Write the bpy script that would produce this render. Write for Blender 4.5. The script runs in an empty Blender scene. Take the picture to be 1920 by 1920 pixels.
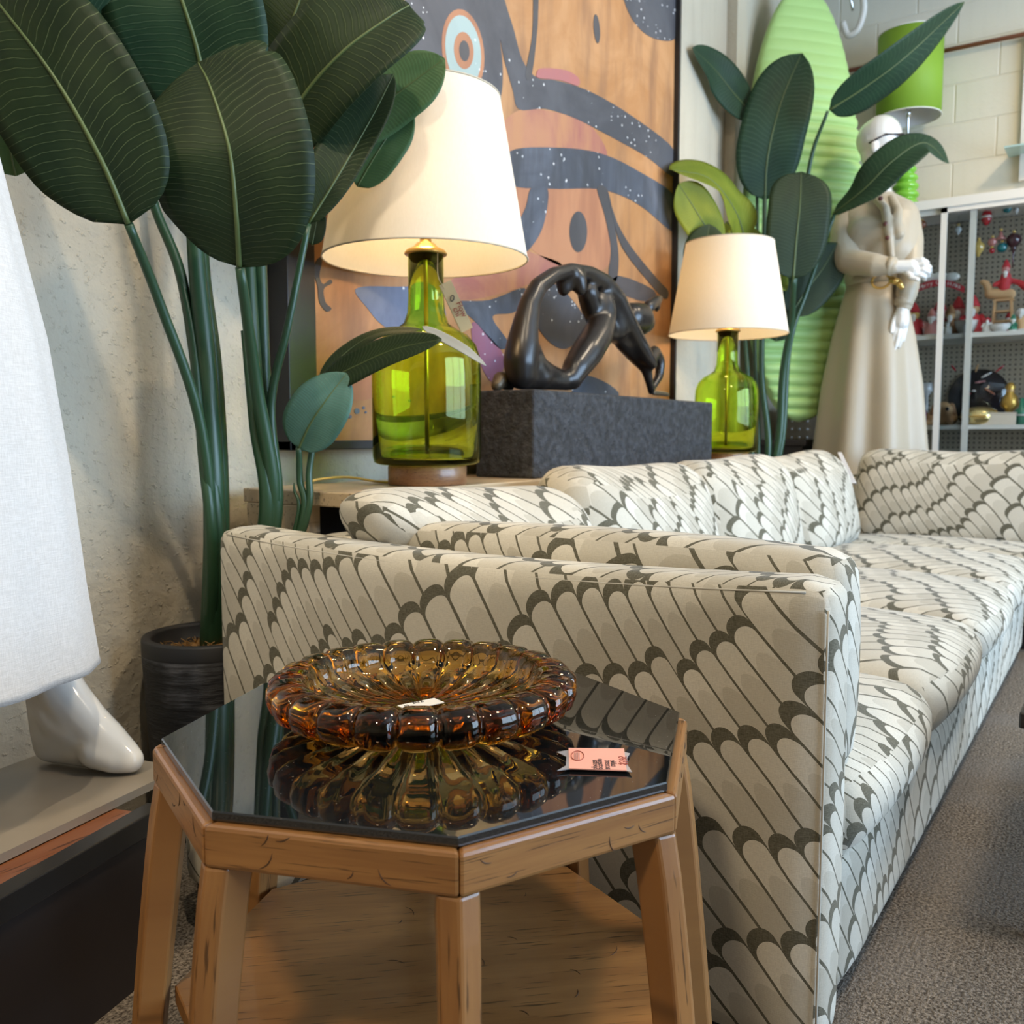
import bpy, math, random
from mathutils import Vector, Matrix
from math import sin, cos, pi, radians, sqrt, atan2

random.seed(7)
S = bpy.context.scene
COL = S.collection

# ------------------------------------------------------------------ camera
F_PX, CAM_H, HEAD, PITCH = 1700.0, 0.78, radians(34.3), math.atan(145 / 1700.0)
FW0 = Vector((cos(HEAD), sin(HEAD), 0)); RT = Vector((sin(HEAD), -cos(HEAD), 0)); UP0 = Vector((0, 0, 1))
FW = FW0 * cos(PITCH) - UP0 * sin(PITCH); UPV = UP0 * cos(PITCH) + FW0 * sin(PITCH)
CAM = Vector((0, 0, CAM_H))
cam_d = bpy.data.cameras.new('camera'); cam = bpy.data.objects.new('camera', cam_d); COL.objects.link(cam)
cam_d.sensor_width = 36.0; cam_d.lens = 36.0 * F_PX / 1920.0; cam_d.clip_start = 0.02
m = Matrix((RT, UPV, -FW)).transposed().to_4x4(); m.translation = CAM
cam.matrix_world = m
cam_d.dof.use_dof = True; cam_d.dof.focus_distance = 1.05
cam_d.dof.aperture_fstop = (cam_d.lens / 1000.0) / 0.0034
S.camera = cam

# ------------------------------------------------------------------ world, daylight, exposure
S.view_settings.view_transform = 'Standard'; S.view_settings.look = 'None'
S.view_settings.gamma = 1.0; S.view_settings.use_curve_mapping = False
S.view_settings.exposure = 0.25
S.cycles.sample_clamp_indirect = 6.0
S.cycles.caustics_reflective = False
S.cycles.adaptive_threshold = .06; S.cycles.max_bounces = 8; S.cycles.diffuse_bounces = 3; S.cycles.glossy_bounces = 3; S.cycles.transmission_bounces = 8
w = bpy.data.worlds.new('sky'); S.world = w; w.use_nodes = True
bg = w.node_tree.nodes['Background']
bg.inputs['Color'].default_value = (0.51, 0.72, 1.0, 1); bg.inputs['Strength'].default_value = 10.5

def lamp(name, kind, loc, energy, color, **kw):
    d = bpy.data.lights.new(name, kind); d.energy = energy; d.color = color
    rot = kw.pop('rot', (0, 0, 0))
    for k, v in kw.items(): setattr(d, k, v)
    o = bpy.data.objects.new(name, d); COL.objects.link(o); o.location = loc; o.rotation_euler = rot
    return o
# window openings are sampled through light portals (they add no light)
def portal(name, loc, rot, sx, sy):
    o = lamp(name, 'AREA', loc, 1, (1, 1, 1), rot=rot, shape='RECTANGLE', size=sx, size_y=sy)
    o.data.cycles.is_portal = True
    return o
WIN_Y, BACK_X, FAR_X, WALL_Y, CEIL = -3.3, -3.2, 5.35, 1.65, 3.2
portal('window_portal', (2.9, WIN_Y + 0.02, 1.55), (radians(90), 0, 0), 4.4, 2.3)
# unseen warm area lights under the ceiling, added as interior fill
for (x, y, e) in ((-1.3, 0.2, 44), (1.3, -0.5, 26), (3.9, -0.3, 30)):
    lamp('ceiling_fill', 'AREA', (x, y, CEIL - 0.09), e, (1.0, 0.80, 0.55), shape='DISK', size=0.35)
def spot(loc, target, e, size=40, blend=0.5):
    d = Vector(target) - Vector(loc)
    o = lamp('track_light', 'SPOT', loc, e, (1.0, 0.84, 0.62), spot_size=radians(size), spot_blend=blend, shadow_soft_size=0.03)
    o.rotation_euler = d.to_track_quat('-Z', 'Y').to_euler()
    return o
spot((0.35, 0.35, 2.95), (1.1, 1.65, 1.1), 70, 62)
spot((2.6, 0.0, 3.0), (2.8, 1.65, 1.6), 60, 70)

# ------------------------------------------------------------------ pixel -> place helpers (photo 1920x1920)
def ray(px, py): return FW + RT * ((px - 960) / F_PX) - UPV * ((py - 960) / F_PX)
def onY(px, py, Y): d = ray(px, py); return CAM + d * (Y / d.y)
def onX(px, py, X): d = ray(px, py); return CAM + d * (X / d.x)
def onZ(px, py, Z): d = ray(px, py); return CAM + d * ((Z - CAM_H) / d.z)
def dep(px, py, D): return CAM + ray(px, py) * D
def depth(p): return (Vector(p) - CAM).dot(FW)

# ------------------------------------------------------------------ objects
OFF = {}
def thing(name, label, cat, loc=(0, 0, 0), group=None, kind=None):
    o = bpy.data.objects.new(name, None); COL.objects.link(o); o.location = loc
    o.empty_display_size = 0.05
    OFF[o.name] = Vector(loc); props(o, label, cat, group, kind)
    return o
def props(o, label=None, cat=None, group=None, kind=None):
    if label: o['label'] = label
    if cat: o['category'] = cat
    if group: o['group'] = group
    if kind: o['kind'] = kind
    return o

class MB:
    def __init__(s): s.v = []; s.f = []; s.uv = {}; s.m = []
    def add(s, vs, fs, uvs=None):
        b = len(s.v); s.v += [Vector(p) for p in vs]; s.f += [[i + b for i in f] for f in fs]
        if uvs:
            for i, q in enumerate(uvs): s.uv[b + i] = q
        return s
    def box(s, lo, hi, mat=None):
        x0, y0, z0 = lo; x1, y1, z1 = hi
        v = [Vector(p) for p in ((x0,y0,z0),(x1,y0,z0),(x1,y1,z0),(x0,y1,z0),(x0,y0,z1),(x1,y0,z1),(x1,y1,z1),(x0,y1,z1))]
        if mat: v = [mat @ p for p in v]
        return s.add(v, [(3,2,1,0),(4,5,6,7),(0,1,5,4),(1,2,6,5),(2,3,7,6),(3,0,4,7)])
    def prism(s, poly, z0, z1, b=0.0):
        n = len(poly)
        cx = sum(p[0] for p in poly) / n; cy = sum(p[1] for p in poly) / n
        def sh(p, d):
            l = sqrt((p[0]-cx)**2 + (p[1]-cy)**2) or 1
            return ((p[0] - (p[0]-cx)/l*d), (p[1] - (p[1]-cy)/l*d))
        rings = [([sh(p, b) for p in poly], z0), (poly, z0 + b), (poly, z1 - b), ([sh(p, b) for p in poly], z1)] if b else [(poly, z0), (poly, z1)]
        vs = [(p[0], p[1], z) for r, z in rings for p in r]
        fs = []
        for k in range(len(rings) - 1):
            for i in range(n):
                j = (i + 1) % n; fs.append((k*n+i, k*n+j, (k+1)*n+j, (k+1)*n+i))
        fs.append(tuple(range(n - 1, -1, -1))); fs.append(tuple(range((len(rings)-1)*n, len(rings)*n)))
        return s.add(vs, fs)
    def tube(s, pts, rad, n=10, cap=True, flat=None):
        pts = [Vector(p) for p in pts]; N = len(pts)
        if not hasattr(rad, '__len__'): rad = [rad] * N
        vs = []; uvs = []; nrm = None; L = 0
        for i in range(N):
            t = (pts[min(i+1, N-1)] - pts[max(i-1, 0)])
            if t.length < 1e-9: t = Vector((0, 0, 1))
            t.normalize()
            if nrm is None: nrm = t.orthogonal().normalized()
            else:
                nrm = nrm - t * nrm.dot(t)
                nrm = nrm.normalized() if nrm.length > 1e-6 else t.orthogonal().normalized()
            b = t.cross(nrm)
            if i: L += (pts[i] - pts[i-1]).length
            for k in range(n):
                a = 2 * pi * k / n
                vs.append(pts[i] + (nrm * cos(a) + b * sin(a) * (flat or 1)) * rad[i]); uvs.append((L, k / n))
        fs = [(i*n+k, i*n+(k+1) % n, (i+1)*n+(k+1) % n, (i+1)*n+k) for i in range(N-1) for k in range(n)]
        if cap: fs += [tuple(range(n-1, -1, -1)), tuple(range((N-1)*n, N*n))]
        return s.add(vs, fs, uvs)
    def lathe(s, prof, c=(0, 0, 0), n=32, fr=None, close=False, sx=1, sy=1):
        N = len(prof); vs = []
        for i, (r, z) in enumerate(prof):
            for k in range(n):
                a = 2 * pi * k / n; q = fr(i, a, r, z) if fr else r
                vs.append((c[0] + q * cos(a) * sx, c[1] + q * sin(a) * sy, c[2] + z))
        fs = [(i*n+k, i*n+(k+1) % n, (i+1)*n+(k+1) % n, (i+1)*n+k) for i in range(N-1) for k in range(n)]
        if close: fs += [((N-1)*n+k, (N-1)*n+(k+1) % n, (k+1) % n, k) for k in range(n)]
        else:
            if prof[0][0] > 1e-5: fs.append(tuple(range(n-1, -1, -1)))
            if prof[-1][0] > 1e-5: fs.append(tuple(range((N-1)*n, N*n)))
        return s.add(vs, fs)
    def sphere(s, c, r, n=16, k=10, sc=(1, 1, 1), rot=None):
        c = Vector(c); vs = []
        for i in range(k + 1):
            th = pi * i / k
            for j in range(n):
                a = 2 * pi * j / n
                p = Vector((r*sin(th)*cos(a)*sc[0], r*sin(th)*sin(a)*sc[1], r*cos(th)*sc[2]))
                if rot: p = rot @ p
                vs.append(c + p)
        fs = [(i*n+j, (i+1)*n+j, (i+1)*n+(j+1) % n, i*n+(j+1) % n) for i in range(k) for j in range(n)]
        return s.add(vs, fs)
    def chain(s, pts, n=14):            # sphere-swept chain [(point, radius), ...]
        pts = [(Vector(p), r) for p, r in pts]
        for i, (p, r) in enumerate(pts):
            s.sphere(p, r, n, 8)
            if i:
                q, r0 = pts[i-1]
                s.tube([q, p], [r0, r], n)
        return s
    def build(s, name, mat, parent=None, smooth=True, uv=None, flip=False):
        me = bpy.data.meshes.new(name)
        off = OFF.get(parent.name, Vector((0, 0, 0))) if parent else Vector((0, 0, 0))
        me.from_pydata([tuple(p - off) for p in s.v], [], s.f)
        me.validate(verbose=False); me.update()
        if flip: me.flip_normals()
        if smooth:
            for p in me.polygons: p.use_smooth = True
        o = bpy.data.objects.new(name, me); COL.objects.link(o)
        if parent: o.parent = parent; OFF[o.name] = off
        else: OFF[o.name] = Vector((0, 0, 0))
        if mat: me.materials.append(mat)
        if uv == 'box': box_uv(me, off)
        elif callable(uv): fn_uv(me, uv, off)
        elif s.uv:
            l = me.uv_layers.new(name='UVMap')
            for lp in me.loops: l.data[lp.index].uv = s.uv.get(lp.vertex_index, (0, 0))
        return o

def box_uv(me, off=Vector((0, 0, 0)), sh=(0, 0)):
    l = me.uv_layers.new(name='UVMap')
    for p in me.polygons:
        n = p.normal; ax = max(range(3), key=lambda i: abs(n[i]))
        for li in p.loop_indices:
            c = me.vertices[me.loops[li].vertex_index].co + off
            if ax == 0: q = (-c.y if n.x < 0 else c.y, c.z)
            elif ax == 1: q = (c.x if n.y < 0 else -c.x, c.z)
            else: q = (c.x, c.y)
            l.data[li].uv = (q[0] + sh[0], q[1] + sh[1])
def fn_uv(me, fn, off):
    l = me.uv_layers.new(name='UVMap')
    for p in me.polygons:
        for li in p.loop_indices:
            c = me.vertices[me.loops[li].vertex_index].co + off
            l.data[li].uv = fn(c, p.normal)

def remesh(o, voxel, smooth=6, factor=0.6):
    md = o.modifiers.new('r', 'REMESH'); md.mode = 'VOXEL'; md.voxel_size = voxel; md.use_smooth_shade = True
    sm = o.modifiers.new('s', 'SMOOTH'); sm.factor = factor; sm.iterations = smooth
    dg = bpy.context.evaluated_depsgraph_get(); dg.update()
    me = bpy.data.meshes.new_from_object(o.evaluated_get(dg)); old = o.data
    o.modifiers.clear()
    mats = list(old.materials); o.data = me
    me.materials.clear()
    for mm in mats: me.materials.append(mm)
    for p in me.polygons: p.use_smooth = True
    bpy.data.meshes.remove(old)
    return o
def bevel(o, wd, seg=2):
    b = o.modifiers.new('bevel', 'BEVEL'); b.width = wd; b.segments = seg; b.limit_method = 'ANGLE'; b.angle_limit = radians(35)
    return o
def autosmooth(o, ang=35):
    me = o.data; a = radians(ang)
    import bmesh
    bm = bmesh.new(); bm.from_mesh(me)
    for e in bm.edges:
        if len(e.link_faces) == 2 and e.calc_face_angle(0) > a: e.smooth = False
    for f in bm.faces: f.smooth = True
    bm.to_mesh(me); bm.free()
    return o
def spline(pts, n=8):
    pts = [Vector(p) for p in pts]
    P = [pts[0] * 2 - pts[1]] + pts + [pts[-1] * 2 - pts[-2]]; out = []
    for i in range(1, len(P) - 2):
        a, b, c, d = P[i-1], P[i], P[i+1], P[i+2]
        for k in range(n):
            t = k / n
            out.append(0.5 * ((2*b) + (c-a)*t + (2*a-5*b+4*c-d)*t*t + (3*b-a-3*c+d)*t**3))
    out.append(pts[-1]); return out
def lerp(a, b, t): return a + (b - a) * t
def radii(vals, n): return [lerp(vals[min(int(i/(n-1)*(len(vals)-1)), len(vals)-2)], vals[min(int(i/(n-1)*(len(vals)-1)), len(vals)-2)+1], i/(n-1)*(len(vals)-1) - min(int(i/(n-1)*(len(vals)-1)), len(vals)-2)) for i in range(n)]

# ------------------------------------------------------------------ materials
class X:                                   # a tiny expression wrapper over Math nodes
    def __init__(s, nt, v): s.nt = nt; s.v = v
    def _m(s, op, *a):
        n = s.nt.nodes.new('ShaderNodeMath'); n.operation = op
        for i, q in enumerate((s,) + a):
            q = q.v if isinstance(q, X) else q
            if isinstance(q, (int, float)): n.inputs[i].default_value = q
            else: s.nt.links.new(q, n.inputs[i])
        return X(s.nt, n.outputs[0])
    def __add__(s, o): return s._m('ADD', o)
    __radd__ = __add__
    def __sub__(s, o): return s._m('SUBTRACT', o)
    def __rsub__(s, o): return (s * -1.0) + o
    def __mul__(s, o): return s._m('MULTIPLY', o)
    __rmul__ = __mul__
    def __truediv__(s, o): return s._m('DIVIDE', o)
    def floor(s): return s._m('FLOOR')
    def fract(s): return s._m('FRACT')
    def sin(s): return s._m('SINE')
    def abs(s): return s._m('ABSOLUTE')
    def sqrt(s): return s._m('SQRT')
    def max(s, o): return s._m('MAXIMUM', o)
    def min(s, o): return s._m('MINIMUM', o)
    def gt(s, o): return s._m('GREATER_THAN', o)
    def lt(s, o): return s._m('LESS_THAN', o)
    def sq(s): return s._m('MULTIPLY', s)
    def map(s, a, b, c=0.0, d=1.0):
        n = s.nt.nodes.new('ShaderNodeMapRange'); n.interpolation_type = 'SMOOTHSTEP'
        s.nt.links.new(s.v, n.inputs['Value'])
        for k, q in zip(('From Min', 'From Max', 'To Min', 'To Max'), (a, b, c, d)): n.inputs[k].default_value = q
        return X(s.nt, n.outputs['Result'])
class Mat:
    def __init__(s, name, color=(.8, .8, .8), rough=.5, metal=0, spec=None, trans=0, ior=None, coat=0, sheen=0):
        s.m = bpy.data.materials.new(name); s.m.use_nodes = True; s.nt = s.m.node_tree
        s.b = s.nt.nodes['Principled BSDF']; s.out = s.nt.nodes['Material Output']
        b = s.b.inputs
        b['Base Color'].default_value = (*color, 1); b['Roughness'].default_value = rough; b['Metallic'].default_value = metal
        if spec is not None: b['Specular IOR Level'].default_value = spec
        if trans: b['Transmission Weight'].default_value = trans
        if ior: b['IOR'].default_value = ior
        if coat: b['Coat Weight'].default_value = coat; b['Coat Roughness'].default_value = .08
        if sheen: b['Sheen Weight'].default_value = sheen
        s.m.diffuse_color = (*color, 1)
    def node(s, t, **kw):
        n = s.nt.nodes.new(t)
        for k, v in kw.items():
            if k in n.inputs: n.inputs[k].default_value = v
            else: setattr(n, k, v)
        return n
    def link(s, a, b): s.nt.links.new(a.v if isinstance(a, X) else a, b)
    def coord(s, kind='Object', scale=(1, 1, 1), rot=(0, 0, 0)):
        t = s.nt.nodes.new('ShaderNodeTexCoord'); mp = s.nt.nodes.new('ShaderNodeMapping')
        mp.inputs['Scale'].default_value = scale; mp.inputs['Rotation'].default_value = rot
        s.link(t.outputs[kind], mp.inputs['Vector']); return mp.outputs['Vector']
    def noise(s, vec, scale, detail=3, rough=.55, dist=0):
        n = s.node('ShaderNodeTexNoise'); n.inputs['Scale'].default_value = scale; n.inputs['Detail'].default_value = detail
        n.inputs['Roughness'].default_value = rough; n.inputs['Distortion'].default_value = dist
        if vec is not None: s.link(vec, n.inputs['Vector'])
        return X(s.nt, n.outputs['Fac'])
    def vor(s, vec, scale, feature='F1'):
        n = s.node('ShaderNodeTexVoronoi'); n.feature = feature; n.inputs['Scale'].default_value = scale
        s.link(vec, n.inputs['Vector']); return X(s.nt, n.outputs['Distance'])
    def mix(s, fac, a, b):
        n = s.nt.nodes.new('ShaderNodeMix'); n.data_type = 'RGBA'
        s.link(fac, n.inputs[0]) if not isinstance(fac, (int, float)) else setattr(n.inputs[0], 'default_value', fac)
        for q, i in ((a, 6), (b, 7)):
            if isinstance(q, tuple): n.inputs[i].default_value = (*q, 1)
            else: s.link(q, n.inputs[i])
        return n.outputs[2]
    def col(s, c): s.link(c, s.b.inputs['Base Color']); return s
    def rough(s, r): s.link(r, s.b.inputs['Roughness']); return s
    def bump(s, h, strength=.3, dist=.01):
        n = s.node('ShaderNodeBump'); n.inputs['Strength'].default_value = strength; n.inputs['Distance'].default_value = dist
        s.link(h, n.inputs['Height']); s.link(n.outputs['Normal'], s.b.inputs['Normal']); return s
    def translucent(s, color, fac):
        t = s.node('ShaderNodeBsdfTranslucent'); t.inputs['Color'].default_value = (*color, 1) if isinstance(color, tuple) else (1, 1, 1, 1)
        if not isinstance(color, tuple): s.link(color, t.inputs['Color'])
        mx = s.node('ShaderNodeMixShader'); mx.inputs[0].default_value = fac
        s.link(s.b.outputs[0], mx.inputs[1]); s.link(t.outputs[0], mx.inputs[2]); s.link(mx.outputs[0], s.out.inputs['Surface']); return s

M = {}
def plain(n, c, r=.5, **k):
    if n not in M: M[n] = Mat(n, c, r, **k).m
    return M[n]

def feather_fabric():
    a = Mat('feather_fabric', rough=.9, spec=.2, sheen=.15); nt = a.nt
    vec = a.coord('UV')
    sep = a.node('ShaderNodeSeparateXYZ')
    wn = a.node('ShaderNodeTexNoise', Scale=1.9, Detail=1.0); a.link(vec, wn.inputs['Vector'])
    ws = a.node('ShaderNodeSeparateXYZ'); a.link(wn.outputs['Color'], ws.inputs[0])
    a.link(vec, sep.inputs[0])
    u = X(nt, sep.outputs[0]) + (X(nt, ws.outputs[0]) - .5) * .13
    v = X(nt, sep.outputs[1]) + (X(nt, ws.outputs[1]) - .5) * .13
    th = radians(-50)                       # direction the feathers point, down to the right
    al = u * cos(th) + v * sin(th)          # along a feather
    ac = u * -sin(th) + v * cos(th)         # across
    W, L = .037, .122
    A = ac / W
    A = A + (A * .42).sin() * .85 + (A * .13 + 2.0).sin() * 1.1
    T = al / L
    def O(x): return (x * .55).sin() * .20 + (x * .21 + 1.3).sin() * .42
    def hsh(x): return ((x * 12.9898 + 4.1).sin() * 437.58).fract()
    K0 = (T - O(A)).floor()
    res = []
    for dk in (1, 0, -1):
        K = K0 + dk
        sh = hsh(K)
        aa = A + sh; j = aa.floor(); fa = aa - j - .5
        h = hsh(j + K * 7.3)
        q = (T - K - O(j + .5 - sh) + h * .22) * (L / W)
        d = (q - .5).min(0.0)
        r = (fa.sq() + d.sq()).sqrt()
        ins = r.lt(.5)
        d2 = (q - .93).min(0.0)
        dark = (fa.sq() + d2.sq()).sqrt().gt(.452)
        tone = h * .55 + (q - (h * .9 + 1.3)).gt(fa.sq() * 3.0) * .45
        res.append((ins, dark, tone))
    i1, d1, t1 = res[0]; i0, d0, t0 = res[1]; _, dm, tm = res[2]
    def sel(i, x, y): return i * x + (1.0 - i) * y
    dark = sel(i1, d1, sel(i0, d0, dm)); tone = sel(i1, t1, sel(i0, t0, tm))
    fine = a.noise(a.coord('UV', (900, 130, 1)), 1, 2); fine2 = a.noise(a.coord('UV', (140, 900, 1)), 1, 2)
    wv = fine * .5 + fine2 * .5
    base = a.mix(tone, (.68, .635, .53), (.45, .41, .325))
    dk = a.mix(fine2, (.048, .045, .026), (.105, .098, .062))
    c = a.mix(dark, base, dk)
    c2 = a.mix(wv.map(.3, .75, 0, .36), c, (.30, .27, .21))
    a.col(c2); a.bump(wv, .35, .0012)
    return a.m
M['fabric'] = feather_fabric()

def plaster(n, c1, c2, sc=1.0, st=.35):
    a = Mat(n, rough=.75); v = a.coord('Object')
    n1 = a.noise(v, 1.3, 3); n2 = a.noise(v, 22 * sc, 5, .62); vs = a.noise(a.coord('Object', (14, 14, 1.1)), 1, 3)
    sc_ = a.noise(v, 60, 3, .7)
    a.col(a.mix(n1.map(.3, .7) * .6 + vs.map(.45, .7) * .4, c1, c2))
    a.bump(n2 + sc_.map(.55, .75) * .5, st, .012); return a.m
M['plaster'] = plaster('painted_plaster', (.56, .495, .375), (.46, .40, .30), .8, .55)
M['block'] = plaster('painted_block', (.72, .66, .53), (.68, .62, .49), 1.5, .18)
M['ceiling'] = plaster('ceiling_paint', (.74, .72, .68), (.70, .68, .64), 1, .1)
def carpet():
    a = Mat('carpet', rough=.95, spec=.1); v = a.coord('Object')
    n1 = a.noise(v, 190, 3, .7); n2 = a.noise(v, 75, 2, .6); n3 = a.noise(v, 3, 2); st = a.noise(a.coord('Object', (20, 300, 1)), 1, 2)
    c = a.mix(n1.map(.34, .68), (.055, .043, .032), (.34, .285, .225))
    c = a.mix(n2.map(.45, .75, 0, .55), c, (.12, .098, .078))
    c = a.mix(n3.map(.45, .62, 0, .35), c, (.21, .19, .17))
    a.col(c); a.bump(n1 + n2 * .6 + st * .3, .9, .006); return a.m
M['carpet'] = carpet()
def wood(n, c1, c2, c3, gs=(4, 60, 60), kind='UV', rough=.38, marks=True, coat=.25):
    a = Mat(n, rough=rough, coat=coat)
    v = a.coord(kind, gs); g = a.noise(v, 1, 6, .62, .6); p = a.noise(a.coord(kind, (gs[0]*4, gs[1]*5, gs[2]*5)), 1, 2)
    b = a.noise(a.coord(kind, (gs[0]*.6, gs[1]*.12, gs[2]*.12)), 1, 3)
    c = a.mix(g.map(.3, .7), c1, c2); c = a.mix(b.map(.35, .75, 0, .6), c, c3)
    c = a.mix(p.map(.60, .68, 0, .75), c, tuple(q * .25 for q in c3))
    a.col(c); a.bump(g * .4 - p.map(.6, .68) * .5, .12, .002); return a.m
M['table_wood'] = wood('honey_walnut', (.37, .175, .052), (.275, .12, .036), (.165, .070, .020))
M['brown_wood'] = wood('brown_wood', (.26, .095, .035), (.20, .065, .024), (.14, .045, .018), (3, 30, 30), 'Object', marks=False)
M['console_wood'] = wood('pale_wood', (.60, .47, .31), (.52, .39, .24), (.44, .32, .19), (2, 30, 30), 'Object')
M['lamp_wood'] = wood('lamp_base_wood', (.36, .17, .07), (.28, .12, .05), (.2, .08, .03), (20, 20, 120), 'Object')
M['black_lacquer'] = plain('black_lacquer', (.016, .015, .014), .32)
M['dark_side'] = plain('dark_brown_laminate', (.020, .013, .010), .5)
def metal_plate():
    a = Mat('grey_plate', (.33, .285, .225), .38, metal=.25); v = a.coord('Object', (1, 1, 1))
    a.col(a.mix(a.noise(v, 5, 3).map(.3, .7), (.36, .31, .245), (.29, .25, .195))); return a.m
M['plate'] = metal_plate()
def black_glass():
    a = Mat('black_glass', (.006, .007, .008), .015, ior=2.0); v = a.coord('Object')
    d = a.vor(v, 150); sp = d.lt(.06); nz = a.noise(v, 9, 2)
    a.col(a.mix(sp * nz.gt(.52) * .5, (.006, .007, .008), (.4, .4, .38)))
    a.rough(sp * .4 + a.noise(v, 5, 3).map(.3, .8, .012, .05)); return a.m
M['black_glass'] = black_glass()
def glass(n, col, dens, rough=0.0, ior=1.5, vol=None):
    m_ = bpy.data.materials.new(n); m_.use_nodes = True; nt = m_.node_tree
    for q in list(nt.nodes):
        if q.type == 'BSDF_PRINCIPLED': nt.nodes.remove(q)
    g = nt.nodes.new('ShaderNodeBsdfGlass'); g.inputs['Color'].default_value = (*col, 1); g.inputs['Roughness'].default_value = rough; g.inputs['IOR'].default_value = ior
    out = nt.nodes['Material Output']; nt.links.new(g.outputs[0], out.inputs['Surface'])
    if vol:
        va = nt.nodes.new('ShaderNodeVolumeAbsorption'); va.inputs['Color'].default_value = (*vol, 1); va.inputs['Density'].default_value = dens
        nt.links.new(va.outputs[0], out.inputs['Volume'])
    m_.diffuse_color = (*col, 1); return m_
M['amber'] = glass('amber_glass', (.95, .90, .80), 50, vol=(.88, .68, .08))
M['green_glass'] = glass('green_glass', (.90, .985, .46), 1, .0, 1.45)
M['clear_glass'] = glass('clear_glass', (.97, .98, .97), 1, .0, 1.1)
def bronze():
    a = Mat('dark_bronze', rough=.33, metal=.0, spec=.5); v = a.coord('Object')
    a.col(a.mix(a.noise(v, 6, 3).map(.3, .7), (.009, .007, .006), (.018, .013, .010))); a.rough(a.noise(v, 6, 2).map(.3, .7, .27, .33)); return a.m
M['bronze'] = bronze()
def rough_slate():
    a = Mat('rough_dark_block', rough=.6); v = a.coord('Object')
    n1 = a.noise(v, 45, 6, .65); n2 = a.noise(v, 9, 3)
    a.col(a.mix(n1.map(.35, .7), (.010, .011, .013), (.045, .049, .058))); a.bump(n1 + n2 * .5, .8, .02); return a.m
M['plinth'] = rough_slate()
def pot_mat():
    a = Mat('charcoal_pot', rough=.6); v = a.coord('Object', (8, 8, 60))
    n1 = a.noise(v, 1.2, 6, .68); n2 = a.noise(a.coord('Object'), 9, 3)
    a.col(a.mix((n1 * n2).map(.22, .40), (.011, .011, .013), (.10, .10, .108))); a.bump(n1, .8, .012); return a.m
M['pot'] = pot_mat()
M['pot_rim'] = plain('charcoal_rim', (.022, .022, .024), .55)
M['moss'] = plain('dry_moss', (.36, .20, .065), .9)
def leaf_mat(n, dark, light, vein, tr=.12, trc=(.25, .4, .05)):
    a = Mat(n, rough=.5, spec=.22); v = a.coord('UV')
    s = a.node('ShaderNodeSeparateXYZ'); a.link(v, s.inputs[0]); nt = a.nt
    t = X(nt, s.outputs[0]); x = X(nt, s.outputs[1]).abs()
    nz = a.noise(a.coord('UV', (6, 2, 1)), 1, 2)
    f = (t * 34.0 - x * 5.0 + x * x * 3.0 + nz * 1.2).fract()
    line = f.lt(.07)
    big = a.noise(a.coord('UV', (2.5, 1.5, 1)), 1, 3)
    streak = a.noise(a.coord('UV', (26, 1.2, 1)), 1, 3)
    rip = (t * 34.0 - x * 5.0 + x * x * 3.0 + nz * 1.2) * 6.283
    c = a.mix(big.map(.3, .7), dark, light)
    c = a.mix(streak.map(.62, .75, 0, .45) * x.map(.35, .9), c, tuple(min(1, q * 2.2) for q in light))
    c = a.mix(line * x.map(.02, .2, .45, .8), c, vein)
    a.col(c); a.bump(rip.sin() * .5 + line * .8, .16, .002)
    a.translucent(trc, tr); return a.m
M['leaf_dark'] = leaf_mat('dark_leaf', (.010, .022, .009), (.018, .034, .012), (.10, .13, .055))
M['leaf_green'] = leaf_mat('green_leaf', (.012, .035, .018), (.02, .052, .024), (.10, .15, .08))
M['leaf_mid'] = leaf_mat('mid_green_leaf', (.06, .13, .05), (.09, .17, .07), (.16, .22, .12), .2)  # paler green: bright daylight on leaves near the lamp put into the colour
M['leaf_teal'] = leaf_mat('teal_leaf', (.055, .14, .105), (.08, .18, .14), (.2, .3, .24), .1)
M['leaf_lamplit'] = leaf_mat('lamplit_leaf', (.13, .19, .02), (.22, .27, .03), (.4, .42, .1), .35, (.55, .55, .06))  # yellow lamplight on the far plant's leaves put into their colour
M['leaf_pale'] = plain('pale_leaf_back', (.33, .34, .31), .6)
M['stem'] = Mat('stem_green', (.020, .060, .026), .38).m
M['rib'] = Mat('leaf_rib', (.085, .12, .035), .45).m
M['moss_cord'] = plain('yellow_cord', (.6, .42, .12), .5)
def linen(n, c1, c2):
    a = Mat(n, rough=.9, spec=.15, sheen=.1)
    f1 = a.noise(a.coord('Object', (60, 60, 700)), 1, 2); f2 = a.noise(a.coord('Object', (700, 700, 40)), 1, 2); b = a.noise(a.coord('Object'), 14, 3)
    wv = f1 * .5 + f2 * .5
    a.col(a.mix(wv.map(.3, .7), c1, c2)); a.bump(wv + b * 1.4, .3, .003); return a.m
M['linen'] = linen('white_linen', (.68, .65, .61), (.57, .54, .50))
def satin(n, c):
    a = Mat(n, c, .42, spec=.45, sheen=.2); b = a.noise(a.coord('Object', (3, 3, 1)), 4, 3); a.bump(b, .15, .01); return a.m
M['satin'] = satin('cream_satin', (.45, .375, .265))
M['gloss_white'] = plain('gloss_white', (.78, .76, .71), .12, coat=.6)
M['gold'] = plain('gold', (.75, .5, .16), .28, metal=1)
M['brass'] = plain('brass', (.62, .42, .14), .35, metal=1)
M['chrome'] = plain('chrome', (.7, .7, .7), .15, metal=1)
M['white_metal'] = plain('white_metal', (.76, .72, .65), .35)
def shade():
    a = Mat('shade_linen', (.80, .74, .62), .9, spec=.1)
    f = a.noise(a.coord('Object', (300, 300, 60)), 1, 2)
    a.col(a.mix(f, (.82, .77, .66), (.74, .68, .56))); a.translucent((.86, .74, .52), .22); return a.m
M['shade'] = shade()
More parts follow.
